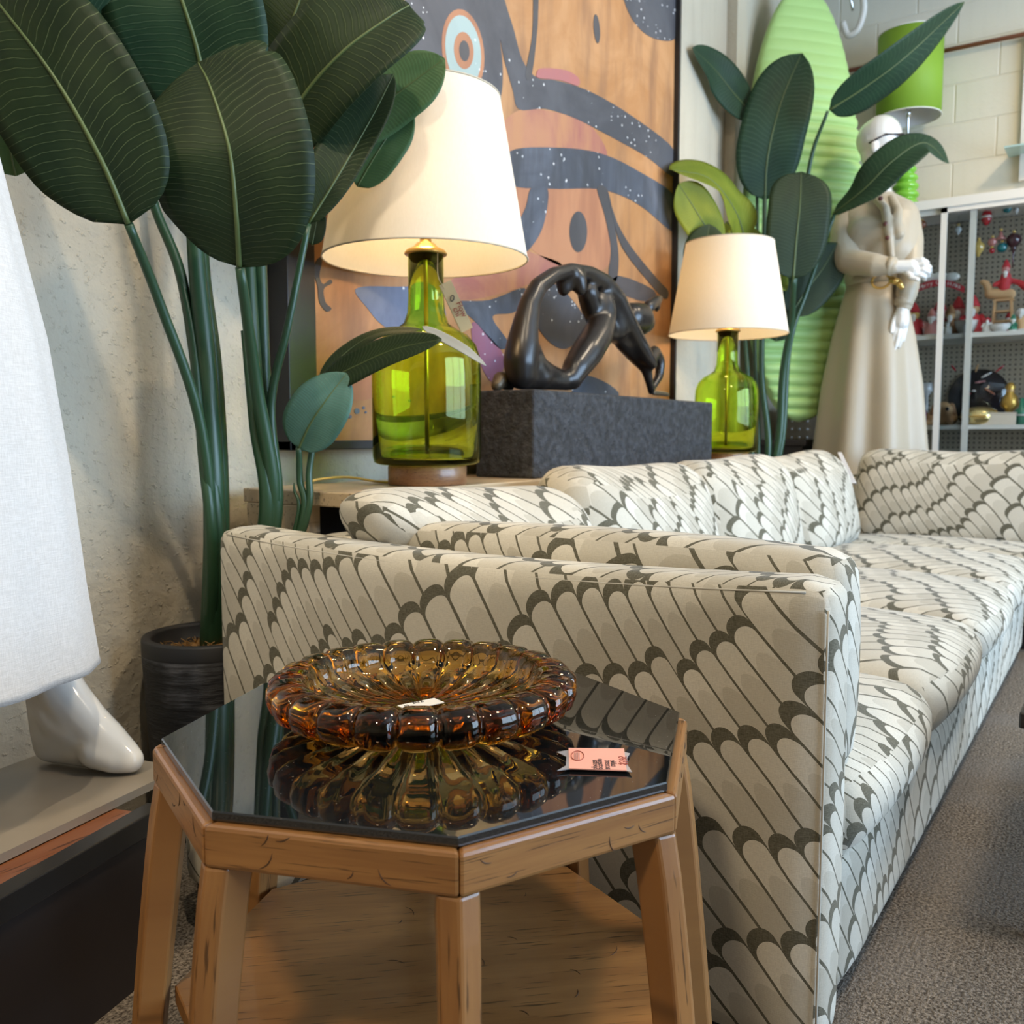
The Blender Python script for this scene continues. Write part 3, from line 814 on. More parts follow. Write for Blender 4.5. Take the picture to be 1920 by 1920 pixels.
MB().tube(spline([Vector((1.46, 1.575, CZ + .004)), Vector((1.50, 1.56, CZ + .012)), Vector((1.56, 1.535, CZ + .014)), Vector((1.60, 1.48, CZ + .004)), Vector((1.61, 1.44, CZ + .003))], 6), .003, 6).build('cord', M['moss_cord'], t)

PX0, PX1, PY0, PY1, PZ = 1.985, 3.20, 1.285, 1.475, .898
t = thing('sculpture_plinth', 'rough dark grey rectangular plinth carrying the bronze sculpture', 'plinth', ((PX0 + PX1) / 2, 1.38, CZ))
mb = MB(); mb.box((PX0, PY0, CZ), (PX1, PY1, PZ)); o = mb.build('block', M['plinth'], t, False); bevel(o, .006, 2)

SY = 1.385
def sp(zx, zy, y=SY): return onY(880 + zx * .2240, 470 + zy * .2240, y)
def rr(px, p): return px * .224 / F_PX * depth(p)
t = thing('bronze_sculpture', 'dark bronze abstract seated figure bending over into an arch', 'sculpture', sp(850, 1160))
mb = MB()
def ch(pts, **k): mb.chain([(sp(x, y, SY + dy), rr(r, sp(x, y))) for (x, y, r, dy) in pts], **k)
# body sheet rising from the base, over the top and down the reaching arm
ch([(430, 1040, 128, 0), (425, 930, 150, 0), (445, 790, 142, 0), (470, 620, 116, 0), (505, 440, 92, 0), (575, 300, 82, 0), (700, 205, 70, 0), (850, 160, 62, 0), (1010, 190, 66, 0), (1130, 270, 80, 0), (1230, 410, 90, 0), (1310, 580, 88, 0), (1400, 750, 80, 0), (1480, 880, 66, -.01), (1540, 950, 46, -.02)])
ch([(590, 1060, 105, -.01), (580, 930, 70, -.01), (540, 800, 60, -.01)])
ch([(430, 1065, 98, 0), (600, 1080, 90, 0), (760, 1090, 82, -.01), (870, 1095, 76, -.01)])
ch([(520, 980, 130, 0), (660, 1040, 100, 0), (760, 1070, 80, 0)])
# thigh from the base up to the shoulder
ch([(850, 1075, 92, -.02), (890, 985, 118, -.02), (985, 850, 138, -.02), (1070, 710, 134, -.01), (1120, 590, 112, 0), (1130, 480, 104, .0), (1110, 370, 90, .01)])
ch([(990, 350, 95, .015), (1020, 470, 95, .02), (1070, 580, 95, .02), (1130, 660, 100, .03), (1290, 700, 100, .04)])
ch([(1130, 380, 100, .02), (1190, 520, 105, .02), (1230, 660, 100, .02)])
# lower leg bending down to the foot at the right
ch([(1290, 760, 84, .03), (1400, 880, 78, .03), (1480, 960, 70, .02), (1550, 850, 62, .03), (1600, 930, 48, .02), (1590, 1050, 42, .02), (1530, 1150, 36, .02), (1520, 1185, 34, .02)])
ch([(1480, 980, 50, .01), (1500, 1080, 42, .01), (1525, 1170, 36, .015)])
# chest under the arch
ch([(780, 240, 70, .02), (790, 330, 62, .02)]); ch([(910, 240, 80, -.01), (930, 325, 60, -.015)])
# head with its knot of hair
ch([(1350, 560, 130, .03), (1420, 565, 135, .03), (1470, 600, 95, .03), (1420, 660, 70, .03)]); ch([(1500, 470, 60, .03), (1560, 420, 48, .03), (1600, 400, 34, .03)]); mb.sphere(sp(1570, 480, SY + .03), rr(40, sp(1570, 480)))
o = mb.build('figure', M['bronze'], t); remesh(o, .0055, 26, .6)
mb = MB(); ch([(230, 1130, 55, .05), (265, 1080, 75, .05), (330, 1120, 60, .05)])
o = mb.build('foot', plain('worn_bronze', (.10, .075, .045), .4, metal=.4), t); remesh(o, .005, 6)
mb = MB(); ch([(1540, 1190, 22, .02), (1600, 1195, 24, .02), (1660, 1205, 20, .02)])
o = mb.build('toe', plain('worn_bronze', (.10, .075, .045), .4, metal=.4), t); remesh(o, .005, 4)

# ================================================================== painting
PTY = WALL_Y - .045
t = thing('painting', 'large framed abstract painting of slate shapes on orange hung above the console', 'painting', (2.6, PTY, .75))
def pw(px, py, k=0): p = onY(px, py, PTY); return Vector((p.x, PTY - .0005 * k, p.z))
x0, x1 = pw(582, 700).x, pw(1256, 700).x; z0, z1 = pw(590, 826).z, 2.85
MB().box((x0, PTY, z0), (x1, WALL_Y - .005, z1)).build('canvas', M['p_orange'], t, False)
fw_ = .085
for lo, hi in (((x0 - fw_, z0 - .022), (x0, z1 + .02)), ((x1, z0 - .022), (x1 + .016, z1 + .02)), ((x0 - fw_, z0 - .022), (x1 + .016, z0)), ((x0 - fw_, z1), (x1 + .016, z1 + .02))):
    bevel(MB().box((lo[0], PTY - .022, lo[1]), (hi[0], WALL_Y - .002, hi[1])).build('frame_bar', M['frame_black'], t, False), .002)
def shape(zpts, mat, k=1, sm=6, name='painted_shape'):
    pts = [Vector((500 + x / 2.4, y / 2.4, 0)) for x, y in zpts]
    if sm:
        n = len(pts); out = []
        for i in range(n):
            a, b, c, d = pts[i-1], pts[i], pts[(i+1) % n], pts[(i+2) % n]
            for q in range(sm):
                u = q / sm; out.append(0.5 * ((2*b) + (c-a)*u + (2*a-5*b+4*c-d)*u*u + (3*b-a-3*c+d)*u**3))
        pts = out
    vs = [pw(p.x, p.y, k) for p in pts]
    vs = [Vector((min(max(v.x, x0), x1), v.y, min(max(v.z, z0), z1))) for v in vs]
    n = len(vs)
    import mathutils
    tri = mathutils.geometry.tessellate_polygon([[Vector((v.x, v.z, 0)) for v in vs]])
    fs = [f for f in tri]
    mb = MB(); bk = [Vector((v.x, PTY, v.z)) for v in vs]
    ff = []
    for f in fs:
        a, b, c = (vs[i] for i in f)
        ff.append(tuple(f) if (b - a).cross(c - a).y < 0 else tuple(reversed(f)))
    mb.add(vs + bk, ff + [(i, n + i, n + (i+1) % n, (i+1) % n) for i in range(n)])
    return mb.build(name, M[mat], t, False)
def ell(cx, cy, rx, ry, rot=0, n=28):
    return [(cx + rx*cos(a)*cos(rot) - ry*sin(a)*sin(rot), cy + rx*cos(a)*sin(rot) + ry*sin(a)*cos(rot)) for a in (2*pi*i/n for i in range(n))]
shape([(1140,495),(1300,505),(1450,560),(1530,700),(1380,690),(1200,680),(1070,690),(1050,580)], 'p_rose', 1)
shape([(1120,840),(1300,850),(1480,850),(1530,980),(1545,1180),(1420,1230),(1200,1130),(1150,1000)], 'p_peach', 1)
shape([(1050,1100),(1200,1140),(1330,1200),(1150,1290),(900,1350),(700,1310),(850,1250)], 'p_rose', 1)
shape([(340,1600),(480,1560),(500,1760),(400,1800),(330,1720)], 'p_peach', 1)
shape([(620,-260),(1000,-260),(1070,0),(1110,130),(1150,270),(1215,350),(1300,362),(1450,410),(1640,520),(1840,680),(1840,800),(1700,700),(1500,590),(1380,530),(1250,490),(1135,492),(1105,400),(1068,270),(1050,180),(1062,330),(1050,450),(1010,545),(900,520),(780,520),(600,480),(600,200),(620,0)], 'p_grey', 2, 5)
shape(ell(882, 230, 94, 190, -.12), 'p_peach', 3, 0); shape(ell(882, 230, 79, 162, -.12), 'p_teal', 4, 0)
shape(ell(884, 228, 44, 84, -.08), 'p_peach', 5, 0); shape(ell(886, 230, 23, 47, -.08), 'p_dark', 6, 0)
shape([(1198,-200),(1226,-200),(1222,0),(1215,150),(1190,345),(1163,335),(1192,170),(1198,0)], 'p_dark', 3)
shape(ell(1484, 130, 14, 66, -.08), 'p_dark', 3, 0)
shape([(1590,-150),(1900,-150),(1850,60),(1835,175),(1740,172),(1665,115),(1610,10)], 'p_grey', 3)
shape([(1212,335),(1235,308),(1340,316),(1400,350),(1398,386),(1320,362),(1225,352)], 'p_pink', 4)
shape([(1095,680),(1300,664),(1500,690),(1680,775),(1840,890),(1840,1045),(1700,940),(1600,882),(1480,850),(1300,850),(1120,840),(1092,790)], 'p_slate2', 3)
shape([(1190,846),(1262,850),(1252,980),(1215,1075),(1150,1140),(1122,1040),(1165,930)], 'p_slate2', 4)
shape(ell(1401, 1043, 40, 92), 'p_dark', 3, 0)
shape([(1485,846),(1532,856),(1562,1000),(1582,1150),(1572,1262),(1538,1235),(1547,1120),(1522,980)], 'p_dark', 4)
shape([(1530,860),(1575,1000),(1645,1120),(1760,1260),(1805,1310),(1790,1345),(1720,1272),(1605,1125),(1562,1005)], 'p_dark', 5)
shape([(1580,1240),(1740,1305),(1725,1362),(1560,1305)], 'p_dark', 4, 3)
shape([(240,1158),(247,1180),(236,1240),(252,1278),(284,1258),(292,1275),(256,1300),(263,1360),(290,1388),(268,1402),(236,1360),(228,1290),(212,1230),(220,1180)], 'p_dark', 3, 4)
shape([(400,1300),(560,1290),(760,1310),(800,1480),(640,1520),(520,1462),(455,1390)], 'p_blue', 2)
shape([(840,1360),(1000,1350),(1160,1296),(1120,1400),(1015,1425),(1085,1540),(1040,1565),(930,1440)], 'p_slate2', 3)
shape([(925,1450),(985,1500),(1065,1600),(1050,1690),(1000,1710),(930,1560)], 'p_magenta', 3)
shape([(1190,1330),(1300,1280),(1440,1460),(1340,1570),(1230,1490)], 'p_grey', 3)
shape([(1420,1690),(1540,1730),(1575,1785),(1380,1790)], 'p_grey', 3)
for (x, y, r) in ((405,1850,12),(375,1875,7),(435,1835,6),(350,1890,6),(445,1855,5),(560,1840,8),(640,1870,7)):
    shape(ell(x, y, r, r * 1.1, 0, 12), 'p_blue', 3, 0, 'paint_fleck')

# ================================================================== plants
def leaf(parent, mid, hw, nh=None, fold=.12, curl=0.0, mat='leaf_dark', tip=.9, wave=0.0, nu=26, nv=6, rib=True, ripple=0.0, seed=0, asym=1.0, widest=.45, notch=()):
    """blade along the midrib points mid (base first); hw half width in metres; nh direction it faces"""
    P = spline(mid, max(2, nu // (len(mid) - 1))); N = len(P)
    nh = Vector(nh) if nh is not None else -FW
    rnd = random.Random(seed); vs = []; uvs = []
    for i in range(N):
        u = i / (N - 1)
        T = (P[min(i+1, N-1)] - P[max(i-1, 0)]).normalized()
        side = T.cross(nh)
        side = side.normalized() if side.length > 1e-4 else T.orthogonal().normalized()
        nrm = side.cross(T).normalized()
        e = 2.6
        if u < widest: x = (1 - u / widest); wdt = (1 - x ** e) ** .55
        else: x = (u - widest) / (1 - widest); wdt = (1 - x ** (2.4 * tip + .2)) ** .75
        wd = hw * max(wdt, .02)
        for j in range(-nv, nv + 1):
            s = j / nv; nf = 1
            for (u0, sd_, am) in notch:
                if s * sd_ > 0: nf -= am * max(0, 1 - abs(u - u0) / .022)
            xx = s * wd * nf * (asym if s > 0 else 1)
            z = fold * abs(xx) - curl * (xx / hw) ** 2 * hw + wave * hw * sin(u * 9 + s * 2 + seed) * abs(s) + ripple * hw * sin(u * 40 + seed) * abs(s) ** 2 * .2
            vs.append(P[i] + side * xx + nrm * z); uvs.append((u, s))
    W = 2 * nv + 1
    fs = [(i*W+j, i*W+j+1, (i+1)*W+j+1, (i+1)*W+j) for i in range(N-1) for j in range(W-1)]
    o = MB().add(vs, fs, uvs).build('leaf', M[mat], parent)
    sd = o.modifiers.new('thickness', 'SOLIDIFY'); sd.thickness = .0012; sd.offset = 0
    if rib:
        r0 = max(.0012, min(.0055, hw * .045))
        MB().tube([p + (-FW) * .0006 for p in P], [lerp(r0, r0 * .25, i / (N-1)) for i in range(N)], 6).build('midrib', M['rib'], o)
    return o
def stem(parent, pts, r0, r1, mat='stem', name='stem'):
    P = spline(pts, 7); return MB().tube(P, [lerp(r0, r1, i / (len(P)-1)) for i in range(len(P))], 9).build(name, M[mat], parent)
def D(px, py, d): return dep(px, py, d)
def pot(parent, c, h_, r):
    MB().lathe([(0, 0), (r*.86, 0), (r*.88, .006), (r*.99, h_*.86), (r, h_*.92)], c, 48).build('pot_body', M['pot'], parent)
    MB().lathe([(r*.995, h_*.90), (r*1.0, h_*.93), (r*1.0, h_*.99), (r*.985, h_), (r*.88, h_), (r*.86, h_*.985), (r*.84, h_*.88), (r*.5, h_*.86)], c, 48).build('pot_rim', M['pot_rim'], parent)
    rnd = random.Random(3); mb = MB()
    mb.lathe([(0, h_*.93), (r*.4, h_*.925), (r*.7, h_*.90), (r*.84, h_*.86)], c, 32, lambda i, a, rr_, z: rr_)
    ms = mb.build('moss', M['moss'], parent)
    mb = MB()
    for k in range(420):
        a = rnd.random() * 2 * pi; q = r * .78 * sqrt(rnd.random())
        p = Vector((c[0] + q * cos(a), c[1] + q * sin(a), c[2] + h_ * (.935 - .05 * (q / r))))
        d1 = Vector((rnd.uniform(-1, 1), rnd.uniform(-1, 1), rnd.uniform(.0, .9))) * .016
        d2 = d1 + Vector((rnd.uniform(-1, 1), rnd.uniform(-1, 1), rnd.uniform(-.5, .5))) * .016
        mb.tube([p, p + d1, p + d2], .0009, 3, False)
    o = mb.build('moss_fibres', M['moss'], parent, False); o['kind'] = 'stuff'

# --- the big plant whose stems fan out of one pot beside the left mannequin
PA = onY(395, 1190, 1.505); pa = Vector((PA.x, PA.y, 0))
A = thing('potted_plant', 'tall broad-leaved artificial plant in a charcoal pot between white skirt and sofa', 'plant', pa)
pot(A, pa, .385, .130)
base = pa + Vector((0, 0, .345))
dA = depth(onY(405, 1190, 1.44))
stem(A, [base, D(398, 1000, dA), D(372, 780, dA - .06), D(300, 570, dA - .16), D(241, 420, dA - .27)], .013, .0075)
stem(A, [base + Vector((.012, 0, 0)), D(408, 1000, dA), D(378, 760, dA), D(340, 520, dA), D(285, 370, dA - .02), D(265, 200, dA - .06)], .014, .008)
stem(A, [base, D(402, 980, dA + .01), D(388, 700, dA), D(368, 490, dA), D(360, 300, dA), D(370, 160, dA - .02)], .024, .012)
stem(A, [base + Vector((.01, .01, 0)), D(412, 980, dA + .03), D(402, 700, dA + .03), D(380, 490, dA + .03), D(380, 250, dA + .06)], .022, .010)
stem(A, [base, D(396, 1000, dA - .02), D(380, 850, dA - .02), D(362, 640, dA - .01), D(330, 480, dA)], .014, .006)
LA = dA - .27
leaf(A, [D(241, 420, LA), D(190, 300, LA - .04), D(105, 150, LA - .07), D(0, 10, LA - .06), D(-80, -90, LA)], .118, None, .10, .08, 'leaf_dark', .9, .03, seed=1)
leaf(A, [D(400, 245, dA - .03), D(372, 100, dA - .09), D(335, -20, dA - .13), D(290, -170, dA - .13), D(260, -250, dA - .12)], .140, None, .12, .06, 'leaf_green', .9, .02, seed=2)
leaf(A, [D(240, 130, dA - .05), D(190, 60, dA - .11), D(120, -20, dA - .19), D(40, -130, dA - .28)], .085, None, .1, .05, 'leaf_green', .9, .02, seed=3)
leaf(A, [D(30, 330, 1.50), D(12, 250, 1.48), D(-20, 130, 1.45)], .045, None, .15, .05, 'leaf_mid', .9, .02, seed=4)

# stems leaning over behind the sofa's near corner
Bt = A; bb = pa + Vector((.045, -.05, .345)); dB = depth(onY(515, 1000, 1.385))
stem(Bt, [bb, D(512, 960, dB), D(480, 720, dB - .08), D(450, 502, dB - .22)], .020, .0085)
stem(Bt, [bb, D(515, 960, dB), D(497, 760, dB), D(488, 490, dB), D(486, 280, dB), D(500, 220, dB)], .018, .009)
stem(Bt, [bb, D(508, 960, dB), D(484, 780, dB - .02), D(466, 480, dB - .02), D(470, 250, dB + .02)], .022, .010)
stem(Bt, [bb, D(518, 960, dB), D(508, 760, dB - .02), D(540, 610, dB - .05), D(578, 420, dB - .06)], .012, .006)
stem(Bt, [bb, D(500, 960, dB - .01), D(478, 800, dB - .03), D(458, 620, dB - .05)], .020, .007)
LB = dB - .22
leaf(Bt, [D(449, 500, LB), D(443, 400, LB - .05), D(430, 280, LB - .08), D(395, 165, LB - .07), D(372, 118, LB - .05)], .136, None, .10, .10, 'leaf_dark', 1.5, .02, seed=5, asym=1.0, widest=.5, nu=60, notch=((.90, 1, .2), (.80, 1, .12)))
leaf(Bt, [D(515, 300, dB - .02), D(560, 195, dB - .06), D(640, 100, dB - .10), D(730, 33, dB - .10), D(768, 10, dB - .08)], .128, -FW + Vector((0, 0, .25)), .10, .10, 'leaf_dark', 1.3, .03, seed=6, asym=.72, nu=60, notch=((.80, -1, .22), (.92, -1, .22), (.88, 1, .12)))
leaf(Bt, [D(579, 420, dB - .06), D(640, 320, dB - .05), D(700, 215, dB - .02), D(738, 140, dB)], .062, None, .25, .05, 'leaf_dark', 1.0, .02, seed=7, asym=.55)
leaf(Bt, [D(640, 270, dB + .05), D(715, 200, dB + .05), D(780, 150, dB + .04), D(834, 110, dB + .03)], .062, None, .12, .06, 'leaf_mid', 1.0, .02, seed=8)
leaf(Bt, [D(670, 350, dB + .07), D(705, 290, dB + .06), D(738, 240, dB + .06), D(770, 195, dB + .05)], .050, None, .12, .06, 'leaf_mid', 1.0, .02, seed=9)
leaf(Bt, [D(495, 190, dB + .05), D(530, 90, dB + .02), D(570, -20, dB), D(620, -140, dB)], .095, None, .1, .08, 'leaf_dark', .9, .02, seed=10)
leaf(Bt, [D(585, 460, dB + .1), D(592, 425, dB + .1), D(598, 380, dB + .1)], .022, None, .1, .05, 'leaf_dark', .9, seed=11, nu=12)

# young shoot in front of the first lamp
Ct = A; cb = pa + Vector((.06, -.065, .345)); dC = depth(onY(566, 1000, 1.35))
stem(Ct, [cb, D(566, 980, dC), D(562, 900, dC), D(560, 840, dC - .02)], .0085, .006)
stem(Ct, [cb, D(572, 980, dC), D(580, 880, dC), D(595, 790, dC), D(610, 722, dC)], .0085, .005)
stem(Ct, [cb, D(556, 980, dC), D(552, 920, dC), D(551, 905, dC)], .006, .001)
leaf(Ct, [D(560, 842, dC - .02), D(582, 795, dC - .04), D(612, 750, dC - .05), D(650, 700, dC - .04)], .058, None, .08, .05, 'leaf_teal', 1.0, .02, seed=12)
leaf(Ct, [D(598, 722, dC), D(660, 690, dC - .03), D(740, 655, dC - .08), D(828, 636, dC - .12)], .042, -FW + Vector((0, 0, .6)), .12, .1, 'leaf_dark', .95, .03, seed=13)
leaf(Ct, [D(600, 715, dC), D(650, 660, dC + .03), D(710, 625, dC + .04), D(790, 618, dC + .02)], .026, UP0 - FW * .6, .1, .1, 'leaf_dark', .95, .02, seed=14)
leaf(Ct, [D(792, 612, dC + .0), D(830, 632, dC - .02), D(872, 656, dC - .04), D(912, 686, dC - .05)], .010, -FW + UP0 * .4, .05, .0, 'leaf_pale', .8, .0, seed=15, rib=False)

# --- plant behind the far lamp
PR = Vector((4.10, 1.46, 0)); dR = depth(PR + Vector((0, 0, .8)))
Rt = thing('potted_plant', 'broad-leaved artificial plant between the far lamp and the robed mannequin', 'plant', PR)
pot(Rt, PR, .40, .11)
rb_ = PR + Vector((0, 0, .36))
stem(Rt, [rb_, D(1460, 850, dR), D(1472, 680, dR), D(1500, 450, dR - .1), D(1520, 300, dR - .2), D(1552, 208, dR - .3)], .016, .007)
stem(Rt, [rb_, D(1456, 850, dR), D(1468, 700, dR - .05), D(1484, 600, dR - .15), D(1487, 522, dR - .3)], .022, .012)
stem(Rt, [rb_, D(1440, 850, dR), D(1428, 700, dR), D(1432, 500, dR), D(1434, 360, dR)], .018, .010)
stem(Rt, [rb_, D(1462, 850, dR), D(1480, 650, dR), D(1515, 540, dR), D(1565, 400, dR - .1)], .016, .008)
stem(Rt, [rb_, D(1410, 850, dR + .02), D(1402, 700, dR + .02), D(1390, 560, dR + .05), D(1376, 445, dR)], .014, .007)
stem(Rt, [rb_, D(1422, 850, dR + .02), D(1415, 650, dR + .05), D(1420, 400, dR + .05), D(1410, 212, dR)], .012, .006)
fr = -FW
leaf(Rt, [D(1555, 206, dR - .3), D(1620, 165, dR - .35), D(1700, 105, dR - .4), D(1808, 4, dR - .42)], .115, RT * .75 - FW * .65 - UP0 * .3, .1, .05, 'leaf_green', .8, .0, seed=21)
leaf(Rt, [D(1434, 375, dR), D(1440, 290, dR - .05), D(1465, 190, dR - .08), D(1503, 100, dR - .05)], .150, fr, .1, .06, 'leaf_green', 1.3, .02, seed=22)
leaf(Rt, [D(1487, 524, dR - .3), D(1493, 450, dR - .33), D(1500, 380, dR - .34), D(1502, 322, dR - .32)], .135, fr, .08, .05, 'leaf_dark', 1.9, .01, seed=23, widest=.5)
leaf(Rt, [D(1562, 402, dR - .15), D(1620, 355, dR - .25), D(1676, 300, dR - .3), D(1733, 268, dR - .3), D(1779, 306, dR - .3)], .095, fr + UP0 * .9, .1, .05, 'leaf_green', .9, .02, seed=24)
leaf(Rt, [D(1398, 455, dR - .25), D(1378, 395, dR - .35), D(1330, 335, dR - .48), D(1256, 318, dR - .62)], .135, fr + UP0 * .7 + RT * -.2, .1, .08, 'leaf_lamplit', 1.0, .03, seed=25)
leaf(Rt, [D(1350, 470, dR - .42), D(1320, 420, dR - .5), D(1292, 375, dR - .56), D(1272, 345, dR - .6)], .085, fr, .1, .06, 'leaf_lamplit', 1.0, .02, seed=26)
leaf(Rt, [D(1362, 416, dR - .1), D(1400, 455, dR - .2), D(1435, 495, dR - .25), D(1475, 545, dR - .25)], .085, fr + UP0 * .4, .1, .05, 'leaf_lamplit', 1.1, .02, seed=27)
leaf(Rt, [D(1412, 215, dR), D(1380, 180, dR - .1), D(1340, 130, dR - .2), D(1298, 90, dR - .35)], .085, fr, .12, .05, 'leaf_green', .9, .02, seed=28)
leaf(Rt, [D(1430, 320, dR + .1), D(1405, 250, dR + .1), D(1395, 180, dR + .1)], .075, fr, .12, .05, 'leaf_green', .9, .02, seed=29)
leaf(Rt, [D(1482, 590, dR + .05), D(1515, 540, dR + .05), D(1545, 500, dR + .05), D(1570, 455, dR + .05)], .11, fr, .08, .05, 'leaf_dark', 1.2, .02, seed=30)
leaf(Rt, [D(1455, 640, dR + .1), D(1462, 590, dR + .1), D(1475, 520, dR + .1)], .08, fr, .08, .05, 'leaf_dark', 1.2, .02, seed=31)
leaf(Rt, [D(1330, 520, dR - .48), D(1322, 480, dR - .5), D(1330, 420, dR - .52)], .09, fr, .08, .05, 'leaf_dark', 1.2, .02, seed=32)

# ================================================================== left mannequin on its platform
PLZ = .26
pl = thing('display_platform', 'low dark display platform with black edge carrying the white-skirted mannequin', 'platform', (.5, 1.4, 0))
fa, fb = onZ(0, 1685, PLZ - .012), onZ(268, 1532, PLZ - .012)
dirf = (fb - fa).normalized(); dirf.z = 0; dirf.normalize(); nrf = Vector((-dirf.y, dirf.x, 0))
e1 = fa + dirf * ((fb - fa).length * 1.19); e0 = fa - dirf * .9
def plat(o0, o1, h0, h1, s0=0, s1=0):
    q = [e0 + nrf * o0, e1 + nrf * o0 + dirf * s0, e1 + nrf * o1 + dirf * s0, e0 + nrf * o1]
    return MB().add([Vector((p.x, p.y, h0)) for p in q] + [Vector((p.x, p.y, h1)) for p in q], [(3,2,1,0),(4,5,6,7),(0,1,5,4),(1,2,6,5),(2,3,7,6),(3,0,4,7)])
plat(.012, .34, 0, PLZ - .04).build('body', M['dark_side'], pl, False)
bevel(plat(0, .030, PLZ - .045, PLZ - .012).build('edge_strip', M['black_lacquer'], pl, False), .002)
plat(.030, .34, PLZ - .040, PLZ - .014, -.03).build('wood_top', M['brown_wood'], pl, False)
ga, gb = onZ(0, 1602, PLZ), onZ(262, 1477, PLZ)
gd = (gb - ga).normalized(); gn = Vector((-gd.y, gd.x, 0))
q = [ga - gd * .8, gb + gd * .09, gb + gd * .09 + gn * .26, ga - gd * .8 + gn * .26]
bs = thing('mannequin_stand', 'flat grey metal base plate under the white mannequin foot', 'base plate', (ga.x, ga.y, PLZ - .012))
slab(q, -.012, 0).build('plate', M['plate'], bs, False)

mn = thing('mannequin', 'glossy white mannequin in a long white linen skirt standing on the grey plate', 'mannequin', (.65, 1.33, PLZ))
mb = MB()
heel, toe = onZ(78, 1428, PLZ), onZ(262, 1452, PLZ)
fd = (toe - heel); fl = fd.length; fd.normalize(); fs_ = Vector((-fd.y, fd.x, 0))
def fp(s, h_, side=0): return heel + fd * (s * fl) + Vector((0, 0, h_)) + fs_ * side
# wedge-shaped foot, high heel, sole, instep and ankle
mb.chain([(fp(.92, .021), .021), (fp(.80, .027), .027), (fp(.62, .031, .004), .030), (fp(.62, .031, -.006), .029)])
mb.chain([(fp(.92, .020), .020), (fp(.80, .024, -.008), .024), (fp(.62, .034, -.008), .030)])
mb.chain([(fp(.66, .032), .027), (fp(.50, .052), .031), (fp(.36, .082), .033), (fp(.22, .122), .035), (fp(.16, .17), .034), (fp(.13, .24), .037), (fp(.10, .34), .048)])
mb.chain([(fp(.06, .11), .028), (fp(.07, .06), .026), (fp(.09, .026), .024), (fp(.30, .034), .026), (fp(.50, .032), .028)])
mb.chain([(fp(.14, .09), .032), (fp(.24, .07), .033), (fp(.40, .058), .033), (fp(.60, .038), .029)])
mb.chain([(fp(.12, .045), .028), (fp(.35, .05), .03), (fp(.6, .034), .028)])
mb.chain([(fp(.20, .135), .034), (fp(.34, .105), .032), (fp(.52, .072), .031), (fp(.70, .046), .030), (fp(.86, .028), .024)])
mb.chain([(fp(.12, .020), .019), (fp(.35, .024), .022), (fp(.65, .024), .024)])
o = mb.build('foot', M['gloss_white'], mn)
# flatten the sole on the plate before fusing the pieces
for v in o.data.vertices: v.co.z = max(v.co.z, .0015 + (.012 if False else 0))
remesh(o, .0035, 26, .6)
for v in o.data.vertices: v.co.z = max(v.co.z, .0005)
MC = onY(-172, 1255, 1.335)
def skirt_r(i, a, r, z): return r * (1 + .035 * sin(3 * a + 1) + .02 * sin(7 * a + z * 3) * (1 - z / 1.1) + .012 * sin(13 * a))
hemz = onY(90, 1245, 1.30).z
prof = [(.26, hemz), (.258, hemz + .01), (.244, hemz + .12), (.226, hemz + .29), (.200, hemz + .47), (.162, hemz + .63), (.135, hemz + .75), (.108, hemz + .90), (.098, hemz + 1.02), (.10, hemz + 1.10), (.125, hemz + 1.25), (.13, hemz + 1.38), (.10, hemz + 1.46), (.05, hemz + 1.50)]
prof = [(r * .93, z) for r, z in prof]
sk = MB().lathe(prof, (MC.x, 1.32, 0), 96, lambda i, a, r, z: skirt_r(i, a, r, z - hemz) if z < hemz + 1.05 else r, sx=1.0, sy=.74)
sk.f = [f for f in sk.f if len(f) == 4]
o = sk.build('dress', M['linen'], mn); sd = o.modifiers.new('thickness', 'SOLIDIFY'); sd.thickness = .003
mb = MB(); nk = Vector((MC.x, 1.32, hemz + 1.5))
mb.chain([(nk - Vector((0, 0, .1)), .05), (nk + Vector((0, 0, .06)), .045), (nk + Vector((0, -.01, .16)), .075), (nk + Vector((0, -.02, .22)), .085)])
mb.sphere(nk + Vector((0, -.095, .17)), .012)
o = mb.build('head', M['gloss_white'], mn); remesh(o, .01, 5)
mb = MB(); h2 = heel + Vector((-.27, .0, 0))
def fp2(s, h_): return h2 + fd * (s * fl) + Vector((0, 0, h_))
mb.chain([(fp2(.93, .017), .016), (fp2(.66, .032), .027), (fp2(.36, .082), .033), (fp2(.16, .17), .034), (fp2(.10, .34), .048)]); mb.chain([(fp2(.08, .095), .026), (fp2(.12, .022), .020), (fp2(.5, .028), .025)])
o = mb.build('foot', M['gloss_white'], mn); remesh(o, .006, 6)

# ================================================================== robed mannequin
MX = 4.60
def mp(px, py, dx=0): return onX(px, py, MX + dx)
def mr(px): return px / F_PX * depth(mp(1650, 500))
mq0 = mp(1640, 850); FZ = .36
rm = thing('mannequin', 'bald white mannequin in a long cream shirt dress with crossed arm', 'mannequin', (MX, mp(1640, 700).y, FZ))
stg = thing('display_box', 'plain pale display box under the robed mannequin', 'box', (MX, mp(1640, 700).y, 0))
cy_ = mp(1640, 700).y
bevel(MB().box((MX - .14, cy_ - .28, 0), (MX + .28, cy_ + .28, FZ)).build('box', M['white_metal'], stg, False), .004)
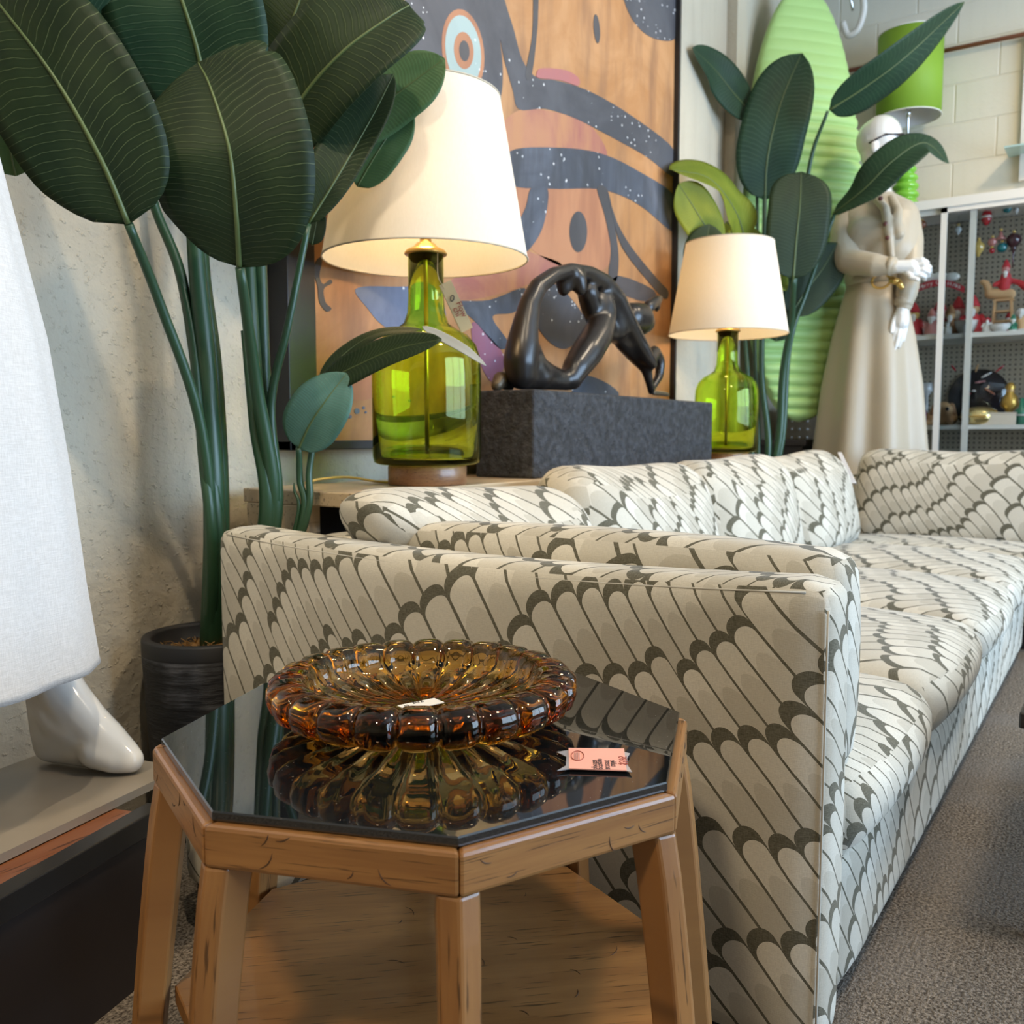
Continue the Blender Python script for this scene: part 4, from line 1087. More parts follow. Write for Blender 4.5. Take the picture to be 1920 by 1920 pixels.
# head with face, ear and sunglasses
mb = MB()
def hp(px, py, dx=0): return mp(px, py, dx)
mb.sphere(hp(1652, 258), mr(40), 20, 14, (1.0, .92, 1.0)); mb.sphere(hp(1645, 262), mr(38), 20, 14)
mb.chain([(hp(1660, 285), mr(33)), (hp(1668, 305), mr(24)), (hp(1672, 320), mr(15))]); mb.chain([(hp(1645, 290), mr(30)), (hp(1644, 330), mr(21)), (hp(1648, 370), mr(24)), (hp(1650, 395), mr(34))])
mb.chain([(hp(1688, 280, -.0), mr(5)), (hp(1697, 292, 0), mr(6)), (hp(1688, 298), mr(6))])
mb.chain([(hp(1684, 306, -.0), mr(5)), (hp(1682, 312), mr(5))])
mb.sphere(hp(1638, 275, -.095), mr(9), 10, 8, (.5, .8, 1.3))
o = mb.build('head', M['gloss_white'], rm); remesh(o, .006, 6)
mb = MB()
mb.chain([(hp(1630, 268, -.10), mr(1.6)), (hp(1660, 252, -.09), mr(2)), (hp(1692, 252, -.03), mr(2.4))]); mb.chain([(hp(1692, 252, -.03), mr(2.4)), (hp(1697, 254, .02), mr(2.4))])
mb.build('glasses', plain('dark_frame', (.03, .02, .02), .2), rm)
# bodice, sleeves
mb = MB()
mb.chain([(hp(1605, 398), mr(30)), (hp(1650, 385), mr(30)), (hp(1692, 400), mr(26))])
for a_, b_ in (((1618, 420), (1622, 520)), ((1650, 410), (1648, 520)), ((1682, 420), (1672, 515))):
    mb.chain([(hp(*a_), mr(42)), (hp((a_[0]+b_[0])/2, (a_[1]+b_[1])/2, -.02), mr(44)), (hp(*b_), mr(38))])
mb.chain([(hp(1618, 440, -.07), mr(34)), (hp(1668, 438, -.07), mr(32)), (hp(1650, 490, -.05), mr(36))])
o = mb.build('bodice', M['satin'], rm); remesh(o, .009, 8)
mb = MB()
mb.chain([(hp(1592, 398), mr(27)), (hp(1584, 430, -.04), mr(27)), (hp(1583, 468, -.10), mr(27)), (hp(1590, 490, -.15), mr(24)), (hp(1640, 497, -.20), mr(21)), (hp(1672, 500, -.20), mr(15))])
o = mb.build('sleeve', M['satin'], rm); remesh(o, .007, 4)
mb = MB()
mb.chain([(hp(1698, 405), mr(24)), (hp(1708, 450), mr(22)), (hp(1708, 500, -.05), mr(21)), (hp(1700, 550, -.08), mr(19)), (hp(1695, 574, -.09), mr(14))])
o = mb.build('sleeve', M['satin'], rm); remesh(o, .007, 4)
MB().tube([hp(1696, 560, -.085), hp(1694, 574, -.09)], mr(16), 16).build('cuff', M['satin'], rm)
MB().tube([hp(1664, 497, -.20), hp(1676, 500, -.20)], mr(16.5), 16).build('cuff', M['satin'], rm)
# hands: palm, four fingers and thumb each
def hand(pts, vox=.0028):
    mb = MB()
    for c_ in pts: mb.chain([(hp(x, y, dx), mr(r)) for (x, y, dx, r) in c_], n=10)
    o = mb.build('hand', M['gloss_white'], rm); remesh(o, vox, 3, .5)
hand([[(1670, 500, -.20, 12), (1692, 500, -.19, 12), (1708, 500, -.18, 13), (1714, 508, -.18, 11)],
      [(1712, 490, -.18, 5.5), (1728, 487, -.18, 5), (1738, 492, -.16, 4.4), (1740, 500, -.13, 4)],
      [(1714, 498, -.18, 5.5), (1732, 496, -.18, 5), (1743, 501, -.16, 4.4), (1744, 509, -.13, 4)],
      [(1714, 507, -.18, 5.3), (1731, 505, -.18, 4.8), (1741, 510, -.16, 4.2), (1741, 517, -.13, 4)],
      [(1712, 515, -.18, 5), (1726, 515, -.18, 4.4), (1734, 519, -.16, 4), (1734, 524, -.14, 3.6)],
      [(1700, 510, -.19, 6), (1708, 520, -.21, 4.8), (1720, 524, -.21, 4)]])
hand([[(1694, 572, -.09, 10), (1691, 590, -.10, 13), (1690, 606, -.10, 14)],
      [(1683, 606, -.11, 5.2), (1678, 624, -.12, 4.6), (1673, 642, -.12, 3.8), (1669, 652, -.12, 3)],
      [(1688, 610, -.11, 5.2), (1684, 630, -.12, 4.6), (1680, 646, -.12, 3.8), (1677, 656, -.12, 3)],
      [(1694, 610, -.10, 5), (1691, 628, -.11, 4.4), (1688, 642, -.11, 3.6), (1686, 650, -.11, 3)],
      [(1699, 606, -.09, 4.6), (1697, 620, -.10, 4), (1695, 632, -.10, 3.4), (1694, 638, -.1, 3)],
      [(1684, 588, -.11, 6), (1676, 600, -.12, 4.8), (1672, 614, -.13, 4), (1671, 622, -.13, 3.2)]])
# skirt, belt with gold buckle, collar scarf, buttons
wz = mp(1640, 527).z; wy = mp(1640, 527).y
hz_ = FZ + .06
def sk2(i, a, r, z): return r * (1 + .10 * sin(7 * a + .4) * min(1, (wz - z) / .35) + .03 * sin(11 * a) * min(1, (wz - z) / .6))
hs = wz - hz_
prof = [(mr(80) + .075, hz_), (mr(80) + .07, hz_ + .02), (mr(92), hz_ + hs * .3), (mr(82), hz_ + hs * .55), (mr(70), hz_ + hs * .75), (mr(58), hz_ + hs * .9), (mr(48), wz)]
sk = MB().lathe(prof, (MX, wy - .0, 0), 96, sk2, sx=.86); sk.f = [f for f in sk.f if len(f) == 4]
o = sk.build('skirt', M['satin'], rm); sd = o.modifiers.new('thickness', 'SOLIDIFY'); sd.thickness = .003
MB().lathe([(mr(50), wz - .018), (mr(51), wz - .016), (mr(51), wz + .016), (mr(49), wz + .018)], (MX, wy, 0), 48, sx=.86).build('belt', M['satin'], rm)
bk = mp(1652, 527, -.155)
bkl = MB().tube([bk + Vector((0, .04*cos(a*pi/8), .032*sin(a*pi/8))) for a in range(17)], .006, 8).build('buckle', M['gold'], rm)
MB().chain([(bk + Vector((-.004, -.05, .0)), .017), (bk + Vector((-.004, -.075, -.012)), .015), (bk + Vector((-.004, -.09, -.035)), .012)]).build('buckle_chain', M['gold'], rm)
mb = MB(); mb.chain([(hp(1640, 368, -.06), mr(9)), (hp(1660, 392, -.13), mr(8)), (hp(1666, 430, -.15), mr(8)), (hp(1672, 480, -.14), mr(6))]); mb.chain([(hp(1672, 372, -.05), mr(8)), (hp(1684, 395, -.09), mr(8)), (hp(1680, 420, -.13), mr(10)), (hp(1686, 438, -.13), mr(11))])
o = mb.build('collar_scarf', M['satin'], rm); remesh(o, .006, 4)
for x, y, dx in ((1651, 372, -.15), (1660, 420, -.16), (1664, 446, -.16)): MB().sphere(hp(x, y, dx), mr(4.5), 10, 8).build('button', plain('dark_button', (.14, .04, .03), .3), rm)

# ================================================================== oval panel, dark side table, pale box
ov = thing('oval_panel', 'tall light green padded oval panel with horizontal ribs behind the plant', 'panel', onX(1480, 800, 4.66))
oc = onX(1502, 385, 4.61); Hh = 405 / F_PX * depth(oc); Hw = 124 / F_PX * depth(oc)
ax_u = Vector((.05, .03, 1)).normalized()
ax_r = Vector((.70, -.60, 0)).normalized(); ax_n = ax_r.cross(ax_u); ax_n = ax_n if ax_n.x < 0 else -ax_n
nr, na = 420, 28; vs = []
for i in range(nr + 1):
    yv = -1 + 2 * i / nr; wv = sqrt(max(0, 1 - abs(yv) ** 2.3)) * (1 - .10 * yv * (1 if yv > 0 else .2))
    for j in range(na):
        a = 2 * pi * j / na
        th_ = .045 * sqrt(max(0, 1 - abs(yv) ** 6))
        cx_ = math.copysign(abs(cos(a)) ** .7, cos(a)); sx_ = math.copysign(abs(sin(a)) ** .55, sin(a))
        rib_ = (abs(sin(yv * Hh * pi / .056)) ** .6) * .024 if sx_ > 0 else 0
        fade = 1 - .8 * max(0, min(1, (yv - .25) / .4))
        vs.append(oc + ax_u * (yv * Hh) + ax_r * (cx_ * Hw * wv) + ax_n * (sx_ * th_ + rib_ * fade * (1 if wv > .05 else 0)))
fs = [(i*na+j, i*na+(j+1) % na, (i+1)*na+(j+1) % na, (i+1)*na+j) for i in range(nr) for j in range(na)]
MB().add(vs, fs).build('padded_oval', M['lime'], ov)
stz = onX(1480, 824, 4.52).z
sy0, sy1 = onX(1510, 824, 4.50).y, 1.58
st = thing('side_table', 'small dark wooden side table behind the sofa under the green panel', 'table', (4.68, 1.45, 0))
bevel(MB().box((4.50, sy0, stz - .03), (4.86, sy1, stz)).build('top', M['dark_side'], st, False), .003)
MB().box((4.52, sy0 + .02, .08), (4.84, sy1 - .02, stz - .03)).build('body', M['dark_side'], st, False)
for yy_ in (sy0 + .03, sy1 - .06):
    for xx_ in (4.54, 4.81): MB().box((xx_ - .015, yy_, 0), (xx_ + .015, yy_ + .03, .08)).build('leg', M['dark_side'], st, False)
bx = thing('gift_box', 'pale box with white dots behind the robed mannequin', 'box', (4.93, 1.29, 0))
b = onX(1520, 830, 4.88); a = onX(1464, 762, 4.88)
bevel(MB().box((4.88, b.y - .05, 0), (5.04, a.y, a.z)).build('box', plain('pale_box', (.60, .50, .40), .6), bx, False), .003)
for i in range(4):
    for j in range(4):
        MB().sphere((4.878, lerp(b.y, a.y, (i + .5) / 4), lerp(stz, a.z, (j + .2) / 4)), .007, 8, 6).build('dot', M['tag_white'], bx)

# ================================================================== display cabinet with ornaments
KX = 4.95
cab = thing('display_cabinet', 'white glass-fronted display cabinet full of ornaments against the block wall', 'cabinet', (5.1, .4, 0))
ty = onX(1705, 380, KX).z; YL = onX(1690, 500, KX).y + .06; YR = -.75
def kz(py, px=1720): return onX(px, py, KX).z
def kbox(name, lo, hi, mat='white_metal', par=None): return bevel(MB().box(lo, hi).build(name, M[mat], par or cab, False), .002)
kbox('top', (KX, YR, ty - .045), (FAR_X - .002, YL, ty))
kbox('side_panel', (KX + .01, YL - .02, .0), (FAR_X - .01, YL, ty - .045)); kbox('side_panel', (KX + .01, YR, .0), (FAR_X - .01, YR + .02, ty - .045))
kbox('back_panel', (FAR_X - .03, YR + .02, .05), (FAR_X - .012, YL - .02, ty - .045), 'peg')
zs1, zs2, zs3 = kz(628), kz(797), kz(960)
for z in (zs1, zs2, .40, .05): kbox('shelf', (KX + .045, YR + .02, z - .022), (FAR_X - .03, YL - .02, z))
def door(px, dx, y1):
    yv = onX(px, 600, KX + dx).y; return yv
for ya, yb, dx in ((YL - .025, onX(1823, 600, KX + .03).y, .030), (onX(1757, 600, KX + .008).y, YR + .03, .008)):
    dr = MB().box((KX + dx, yb, .06), (KX + dx + .016, yb + .028, ty - .044)).build('sliding_door', M['white_metal'], cab, False)
    MB().box((KX + dx, ya - .028, .06), (KX + dx + .016, ya, ty - .044)).build('stile', M['white_metal'], dr, False)
    for z in (.06, ty - .069): MB().box((KX + dx, yb, z), (KX + dx + .016, ya, z + .025)).build('rail', M['white_metal'], dr, False)
    MB().box((KX + dx + .006, yb + .028, .085), (KX + dx + .010, ya - .028, ty - .075)).build('pane', M['clear_glass'], dr, False)
IX = 5.16
def ip(px, py, x=IX): return onX(px, py, x)
def ir(px): return px / F_PX * depth(ip(1800, 500))
OC = dict(teal=(.01, .16, .18), red=(.45, .02, .03), pink=(.55, .22, .2), gold=(.6, .42, .12), silver=(.55, .55, .55), plum=(.05, .012, .02), copper=(.45, .16, .08), white=(.75, .72, .68), green=(.03, .2, .12), brown=(.28, .13, .05), tan=(.55, .33, .16), black=(.012, .012, .018))
def om(c, gl=True): return plain('ornament_' + c + ('_gloss' if gl else '_matt'), OC[c], .12 if gl else .6, **({'coat': .5} if gl else {}))
def hang(px, py, r, c, label, prof=None, c2=None, ln=None):
    p = ip(px, py); R_ = ir(r)
    t = thing('hanging_ornament', label, 'ornament', p + Vector((0, 0, R_)), 'ornaments hanging in the cabinet')
    pr = prof or [(sin(pi * k / 12), -cos(pi * k / 12)) for k in range(13)]
    MB().lathe([(max(a, 0) * R_, b * R_) for a, b in pr], p, 20).build('bauble', om(c), t)
    top = max(b for a, b in pr) * R_
    MB().lathe([(0, top - .002), (.007, top - .002), (.007, top + .010), (0, top + .012)], p, 10).build('cap', M['gold'], t)
    MB().tube([p + Vector((0, 0, top + .01)), Vector((p.x, p.y, min(ty - .046, p.z + top + (ln or .2))))], .0007, 4).build('string', M['ink'], t)
    if c2:
        for k in (-.45, .05, .5):
            MB().lathe([(R_ * sqrt(max(.05, 1 - k*k)) * .9, k * R_ - .006), (R_ * sqrt(max(.05, 1 - k*k)) * 1.03, k * R_), (R_ * sqrt(max(.05, 1 - k*k)) * .9, k * R_ + .006)], p, 20).build('stripe', om(c2), t)
drop = [(0, -3.9), (.08, -3.85), (.10, -2.4), (.16, -1.7), (.30, -1.4), (.42, -1.2), (.3, -1.05), (.55, -.9), (.9, -.4), (1, 0), (.85, .5), (.5, .85), (0, 1)]
pear = [(0, -1.6), (.25, -1.5), (.35, -1.1), (.8, -.5), (1, 0), (.85, .5), (.4, .9), (.3, 1.2), (0, 1.25)]
hang(1729, 421, 8, 'copper', 'dim copper red bauble hanging alone by the mannequin shoulder')
hang(1797, 431, 6, 'silver', 'small silver bauble hanging behind the door stiles', pear)
hang(1850, 407, 9, 'red', 'red and white striped lantern ornament hanging', [(0, -1.7), (.3, -1.6), (.7, -1.1), (1, -.5), (.85, 0), (1, .5), (.7, 1.1), (.3, 1.6), (0, 1.7)], 'white')
hang(1889, 391, 8, 'teal', 'teal bauble hanging highest in the cabinet')
hang(1906, 394, 5, 'silver', 'slim silver drop hanging beside the highest teal bauble', pear)
hang(1824, 424, 5, 'red', 'tiny red bauble hanging beside the white door stile')
hang(1835, 464, 11, 'gold', 'gold pear-shaped ornament hanging in the cabinet', pear)
hang(1861, 454, 8, 'pink', 'pink bauble hanging left of the teal one')
hang(1879, 464, 9, 'teal', 'teal egg-shaped bauble hanging beside the dark drop')
hang(1860, 470, 5, 'red', 'small red bauble hanging under the pink one', None, None, .1)
hang(1901, 450, 13, 'plum', 'dark plum ornament with a long tapering drop', drop)
hang(1877, 442, 7, 'pink', 'rose bell-shaped ornament above the teal egg', [(0, -1), (1.3, -1), (1.1, -.6), (.5, 0), (.35, .8), (0, 1.3)])
# red greeting banner
t = thing('greeting_banner', 'red arched banner with pale greeting lettering in the cabinet', 'banner', ip(1764, 540, 5.10))
pts = [ip(lerp(1716, 1808, k / 12), 541 - 13 * sin(pi * k / 12) + 2, 5.10) for k in range(13)]
mb = MB(); n = len(pts); up_ = Vector((0, 0, ir(6)))
mb.add([p + up_ for p in pts] + [p - up_ for p in pts] + [p + up_ + Vector((.008, 0, 0)) for p in pts] + [p - up_ + Vector((.008, 0, 0)) for p in pts],
       [(i, i+1, n+i+1, n+i) for i in range(n-1)] + [(2*n+i, 3*n+i, 3*n+i+1, 2*n+i+1) for i in range(n-1)] + [(i, 2*n+i, 2*n+i+1, i+1) for i in range(n-1)] + [(n+i, n+i+1, 3*n+i+1, 3*n+i) for i in range(n-1)])
mb.build('board', om('red', False), t, False)
word = 'Merry Christmas'
for k, ch_ in enumerate(word):
    if ch_ == ' ': continue
    f = .08 + .84 * k / len(word); pp = ip(lerp(1716, 1808, f), 545 - 13 * sin(pi * f) + 1, 5.097)
    text('letter', ch_, ir(11), om('white', False), t, pp, Vector((0, -1, .5 * cos(pi * f) * .5)), Vector((0, 0, 1)))
for k in (.25, .5, .75):
    pp = ip(lerp(1716, 1808, k), 522 - 4 * sin(pi * k), 5.11); o = MB().sphere(pp, ir(10), 12, 8, (.4, 1.4, .8)).build('snow_cap', om('white', False), t)
# figures standing on the upper shelf
def figure(px, hpx, c, c2, label, hat=True, x=5.09, z=None, name='santa_figurine', cat='figurine', grp='figurines on the upper shelf', wide=1.0):
    z = zs1 if z is None else z
    y = onX(px, 600, x).y; H_ = ir(hpx); p = Vector((x, y, z)); s = H_ / 2.6
    t = thing(name, label, cat, p, grp)
    MB().lathe([(0, 0), (.55*wide, 0), (.62*wide, .15), (.58*wide, .6), (.42*wide, 1.15), (.25, 1.4), (0, 1.45)], p, 16).build('body', om(c, False), t).data.transform(Matrix.Scale(s, 4))
    MB().sphere(p + Vector((0, 0, 1.7)), .38, 14, 10).build('head', om(c2, False), t).data.transform(Matrix.Scale(s, 4))
    if hat: MB().lathe([(.40, 1.85), (.40, 1.95), (.25, 2.3), (.08, 2.6), (0, 2.62)], p, 14).build('hat', om(c, False), t).data.transform(Matrix.Scale(s, 4))
    for sg in (-1, 1):
        MB().chain([(p + Vector((-.1, sg*.4*wide, 1.2)), .16), (p + Vector((-.35, sg*.55*wide, .8)), .14)]).build('arm', om(c, False), t).data.transform(Matrix.Scale(s, 4))
    MB().lathe([(.63*wide, .02), (.68*wide, .08), (.63*wide, .18)], p, 16).build('trim_band', om('white', False), t).data.transform(Matrix.Scale(s, 4))
    MB().chain([(p + Vector((-.3, 0, 1.55)), .2), (p + Vector((-.38, 0, 1.3)), .17), (p + Vector((-.38, 0, 1.1)), .08)]).build('beard', om('white', False), t).data.transform(Matrix.Scale(s, 4))
FG = [(1714, 66, 'red', 'gold', 'red figurine with yellow face at the mannequin side of the upper shelf', 5.09, 1.1, True),
      (1732, 44, 'white', 'pink', 'white figurine with pink face second from the mannequin', 5.20, 1.0, False),
      (1747, 52, 'pink', 'white', 'pink and white figurine just left of the first door stile', 5.07, 1.1, True),
      (1762, 76, 'red', 'pink', 'red hooded figurine behind the first door stile', 5.22, 1.1, True),
      (1782, 60, 'brown', 'tan', 'brown figurine between the two door stiles', 5.15, 1.1, True),
      (1796, 78, 'red', 'pink', 'tall red figurine at the back between the door stiles', 5.24, 1.0, True),
      (1777, 30, 'white', 'white', 'small snow-white figurine at the shelf front between the stiles', 5.03, 1.1, False),
      (1824, 76, 'red', 'tan', 'bright red broad figurine right of the second door stile', 5.17, 1.25, True),
      (1842, 40, 'tan', 'pink', 'tan figurine with pink face left of the reindeer stand', 5.20, 1.1, False),
      (1852, 34, 'white', 'red', 'small white figurine with red head at the shelf front', 5.03, 1.1, False),
      (1893, 46, 'red', 'white', 'red figurine with white head behind the reindeer stand', 5.25, 1.1, True),
      (1900, 30, 'green', 'white', 'tiny green elf figurine beside the cream one', 5.03, 1.0, True),
      (1914, 52, 'tan', 'white', 'cream standing figurine near the frame edge', 5.07, 1.0, False)]
for (px, hp_, c, c2, lb, x_, wd_, hat_) in FG: figure(px, hp_, c, c2, lb, hat_, x=x_, wide=wd_)
# sleigh rider group on little stand
p = Vector((5.16, onX(1880, 600, 5.16).y, zs1)); u = ir(1)
t = thing('sleigh_rider', 'red rider on a tan reindeer mounted on a wooden stand', 'figurine', p)
for sg in (-1, 1):
    for k in (-1, 1): MB().tube([p + Vector((k*10*u, sg*16*u, 0)), p + Vector((k*10*u, sg*13*u, 62*u))], 2*u, 6).build('stand_leg', om('tan', False), t)
for z in (22, 40, 60): MB().box((p.x - 10*u, p.y - 17*u, p.z + z*u), (p.x + 10*u, p.y + 17*u, p.z + (z+3)*u)).build('stand_step', om('tan', False), t, False)
mb = MB(); mb.chain([(p + Vector((0, 22*u, 75*u)), 10*u), (p + Vector((0, -10*u, 72*u)), 10*u)]); mb.chain([(p + Vector((0, 22*u, 75*u)), 8*u), (p + Vector((0, 30*u, 95*u)), 6*u), (p + Vector((0, 36*u, 98*u)), 5*u)])
remesh(mb.build('reindeer', om('tan', False), t), 2*u, 3)
mb = MB(); mb.chain([(p + Vector((0, 0, 84*u)), 10*u), (p + Vector((0, -2*u, 104*u)), 9*u)]); mb.chain([(p + Vector((0, 0, 98*u)), 5*u), (p + Vector((-4*u, 16*u, 90*u)), 4*u)]); mb.chain([(p + Vector((0, -2*u, 98*u)), 5*u), (p + Vector((0, -24*u, 92*u)), 5*u), (p + Vector((0, -34*u, 84*u)), 8*u)])
remesh(mb.build('rider', om('red', False), t), 2*u, 3)
MB().sphere(p + Vector((-2*u, -2*u, 116*u)), 7*u).build('rider_head', om('pink', False), t)
MB().lathe([(7*u, 119*u), (7*u, 122*u), (3*u, 132*u), (0, 136*u)], p + Vector((0, -2*u, 0)), 12).build('rider_hat', om('red', False), t)
MB().chain([(p + Vector((-8*u, -2*u, 110*u)), 4*u), (p + Vector((-8*u, -2*u, 104*u)), 3*u)]).build('beard', om('white', False), t)
# white sleigh, loaf-like tin, foil heap
def bowl(px, rpx, hpx, c, label, x=5.06, z=None, name='bowl', grp=None, gl=True):
    z = zs1 if z is None else z
    p = Vector((x, onX(px, 600, x).y, z)); R_ = ir(rpx); H_ = ir(hpx)
    t = thing(name, label, 'bowl', p, grp)
    MB().lathe([(0, 0), (R_*.5, 0), (R_*.55, H_*.08), (R_*.85, H_*.5), (R_, H_), (R_*.95, H_), (R_*.8, H_*.5), (R_*.5, H_*.15), (0, H_*.12)], p, 28).build('body', om(c, gl), t)
    MB().tube([(p.x + R_*.975*cos(a*pi/12), p.y + R_*.975*sin(a*pi/12), p.z + H_) for a in range(25)], R_*.05, 6, False).build('rim', om(c, gl), t)
bowl(1812, 20, 24, 'white', 'white glossy bowl behind the second door stile')
bowl(1876, 18, 12, 'white', 'shallow white dish at the front of the upper shelf', 5.02)
# lower shelf
p = Vector((5.24, onX(1834, 700, 5.24).y, zs2)); R_ = ir(54)
t = thing('black_hat', 'large round black hat with coloured streaks standing on the lower shelf', 'hat', p)
fc = p + Vector((0, 0, R_ * 1.0))
mb = MB(); vs = []
for i, (r, xx) in enumerate(((0, -.035), (.3, -.03), (.6, -.012), (.9, .0), (1.0, .012), (.98, .022), (.6, .012), (0, 0))):
    for k in range(36): vs.append(fc + Vector((xx + .05, R_ * r * cos(2*pi*k/36), R_ * r * sin(2*pi*k/36))))
mb.add(vs, [(i*36+k, (i+1)*36+k, (i+1)*36+(k+1) % 36, i*36+(k+1) % 36) for i in range(7) for k in range(36)])
mb.build('brim', om('black'), t)
for (px, py, a, l, c) in ((1832, 690, 1.3, 7, 'tan'), (1850, 703, .5, 9, 'white'), (1838, 716, .15, 8, 'pink'), (1856, 734, -.6, 10, 'copper'), (1875, 691, .7, 8, 'red'), (1788, 690, 2.2, 6, 'red'), (1826, 733, 0, 3, 'white'), (1815, 740, .4, 5, 'red')):
    q0 = onX(px, py, 5.252); dv = Vector((0, -cos(a), sin(a))) * ir(l); MB().chain([(q0 - dv, ir(1.2)), (q0, ir(2.2)), (q0 + dv, ir(1.0))]).build('streak', om(c), t)
def dome(px, rpx, hpx, c, label, x=5.08):
    p = Vector((x, onX(px, 700, x).y, zs2)); R_ = ir(rpx); H_ = ir(hpx)
    t = thing('shell_box', label, 'box', p)
    MB().lathe([(0, 0), (R_*.8, 0), (R_*.95, H_*.2), (R_, H_*.45), (R_*.9, H_*.75), (R_*.6, H_*.95), (0, H_)], p, 32, lambda i, a, r, z: r * (1 + .02 * sin(9*a))).build('shell', plain('gold_shell', (.8, .62, .28), .2, metal=.9), t)
    MB().lathe([(R_*1.0, H_*.40), (R_*1.05, H_*.44), (R_*1.0, H_*.48)], p, 32).build('seam', M['gold'], t)
dome(1840, 33, 34, 'gold', 'shiny gold domed box in front of the black hat')
p = Vector((5.03, onX(1868, 790, 5.03).y, zs2))
t = thing('white_box', 'low white card box at the front of the lower shelf', 'box', p)
a = onX(1834, 776, 5.01); b = onX(1903, 791, 5.01)
bevel(MB().box((5.01, b.y, zs2), (5.06, a.y, a.z)).build('carton', plain('card_white', (.78, .66, .52), .6), t, False), .002)
MB().box((5.007, b.y - .003, a.z), (5.063, a.y + .003, a.z + .006)).build('lid', plain('card_white', (.78, .66, .52), .6), t, False)
# plush animal
p = Vector((5.12, onX(1768, 760, 5.12).y, zs2)); u = ir(1)
t = thing('plush_dog', 'tan plush dog lying on the lower shelf behind the stiles', 'toy', p)
mb = MB(); mb.chain([(p + Vector((0, 22*u, 12*u)), 13*u), (p + Vector((0, -12*u, 14*u)), 15*u)]); mb.chain([(p + Vector((-8*u, -2*u, 30*u)), 15*u), (p + Vector((-14*u, -10*u, 28*u)), 11*u)]); mb.chain([(p + Vector((-10*u, 18*u, 5*u)), 6*u), (p + Vector((-26*u, 22*u, 5*u)), 6*u)]); mb.chain([(p + Vector((-10*u, -16*u, 5*u)), 6*u), (p + Vector((-26*u, -18*u, 5*u)), 6*u)])
remesh(mb.build('body', om('tan', False), t), 2.4*u, 4)
for sg in (-1, 1): remesh(MB().chain([(p + Vector((-6*u, -2*u + sg*14*u, 36*u)), 6*u), (p + Vector((-8*u, -2*u + sg*19*u, 22*u)), 5*u)]).build('ear', om('brown', False), t), 2*u, 2)
MB().sphere(p + Vector((-27*u, -12*u, 30*u)), 3.5*u).build('nose', om('black'), t)
# purple bottle, glass candlestick, gold angel, teal figure, orange ball
def lath(name, px, prof, sc, mat, label, cat, x=5.08, z=None, extra=None, grp=None):
    p = Vector((x, onX(px, 760, x).y, zs2 if z is None else z)); s = ir(sc)
    t = thing(name, label, cat, p, grp)
    MB().lathe([(r*s, zz*s) for r, zz in prof], p, 20).build('body', mat, t)
    if extra: MB().lathe([(r*s, zz*s) for r, zz in extra[0]], p, 16).build(extra[1], extra[2], t)
lath('purple_bottle', 1727, [(0, 0), (.55, 0), (.6, .1), (.55, 1.2), (.3, 1.7), (.2, 2.2), (.2, 2.6), (0, 2.6)], 20, plain('purple_glass', (.22, .02, .18), .08, coat=.5), 'slender purple glass bottle on the lower shelf by the dress', 'bottle', 5.06, None, ([(0, 2.6), (.26, 2.6), (.26, 2.8), (0, 2.85)], 'stopper', M['gold']))
lath('silver_candlestick', 1737, [(0, 0), (.6, 0), (.55, .15), (.15, .4), (.12, 2.2), (.4, 2.6), (.35, 3.2), (0, 3.2)], 26, om('silver'), 'tall silver candlestick behind the purple bottle', 'candlestick', 5.25)
lath('orange_ball', 1726, [(0, 0), (.5, .08), (.9, .45), (1, .9), (.9, 1.35), (.5, 1.75), (0, 1.85)], 9, om('copper', False), 'small orange ball at the dress end of the lower shelf', 'ball', 5.02, None, ([(0, 1.8), (.15, 1.85), (.1, 2.1), (0, 2.1)], 'stalk', om('brown', False)))
lath('gold_angel', 1893, [(0, 0), (.5, 0), (.48, .2), (.15, .6), (.3, 1.2), (.75, 1.7), (.6, 2.4), (.35, 2.7), (.3, 3.0), (.42, 3.3), (.2, 3.65), (0, 3.7)], 21, plain('gold_figure', (.55, .33, .07), .35, metal=.6), 'gold figurine with folded wings beside the black hat', 'figurine', 5.14, None, ([(.1, 2.7), (.34, 2.9), (.3, 3.2), (0, 3.3)], 'face', om('tan', False)))
lath('teal_bottle', 1916, [(0, 0), (.6, 0), (.62, .9), (.7, 1.0), (.7, 1.5), (.3, 1.8), (.2, 2.8), (0, 2.9)], 17, om('green'), 'teal glass bottle with a pale collar beside the gold figurine', 'bottle', 5.12, None, ([(.63, .95), (.74, 1.0), (.74, 1.1), (.63, 1.15)], 'collar', om('white', False)))
# tall lime lamp on the cabinet
lz = ty; lc = onX(1697, 380, 5.16); lc.z = lz
t = thing('table_lamp', 'lime green drum-shade lamp with ringed ceramic base on the cabinet', 'lamp', lc)
u = ir(1) * 1.0
prof = [(0, 0), (30*u, 0), (30*u, 6*u)]
MB().lathe([(0, 0), (22*u, 0), (24*u, 3*u), (22*u, 8*u), (0, 8*u)], lc, 32).build('foot', M['chrome'], t)
pr = [(0, 8*u)]
for k in range(5):
    R_ = (25, 25, 24, 22, 19)[k]
    for a in range(9): pr.append(((R_ - 6 + 6 * sin(pi * a / 8)) * u, (8 + k * 16 + 16 * a / 8) * u))
pr += [(7*u, 90*u), (0, 92*u)]
MB().lathe(pr, lc, 32).build('ringed_base', M['lime_glass'], t)
z0_ = onX(1697, 222, 5.16).z - lz; z1_ = onX(1697, 68, 5.16).z - lz
MB().tube([lc + Vector((0, 0, 90*u)), lc + Vector((0, 0, z1_ - .05))], 2.5*u, 8).build('rod', M['chrome'], t)
mb = MB(); R_ = ir(58); n = 48
vs = [(lc.x + R_*cos(2*pi*k/n), lc.y + R_*sin(2*pi*k/n), lz + z) for z in (z0_, z1_) for k in range(n)]
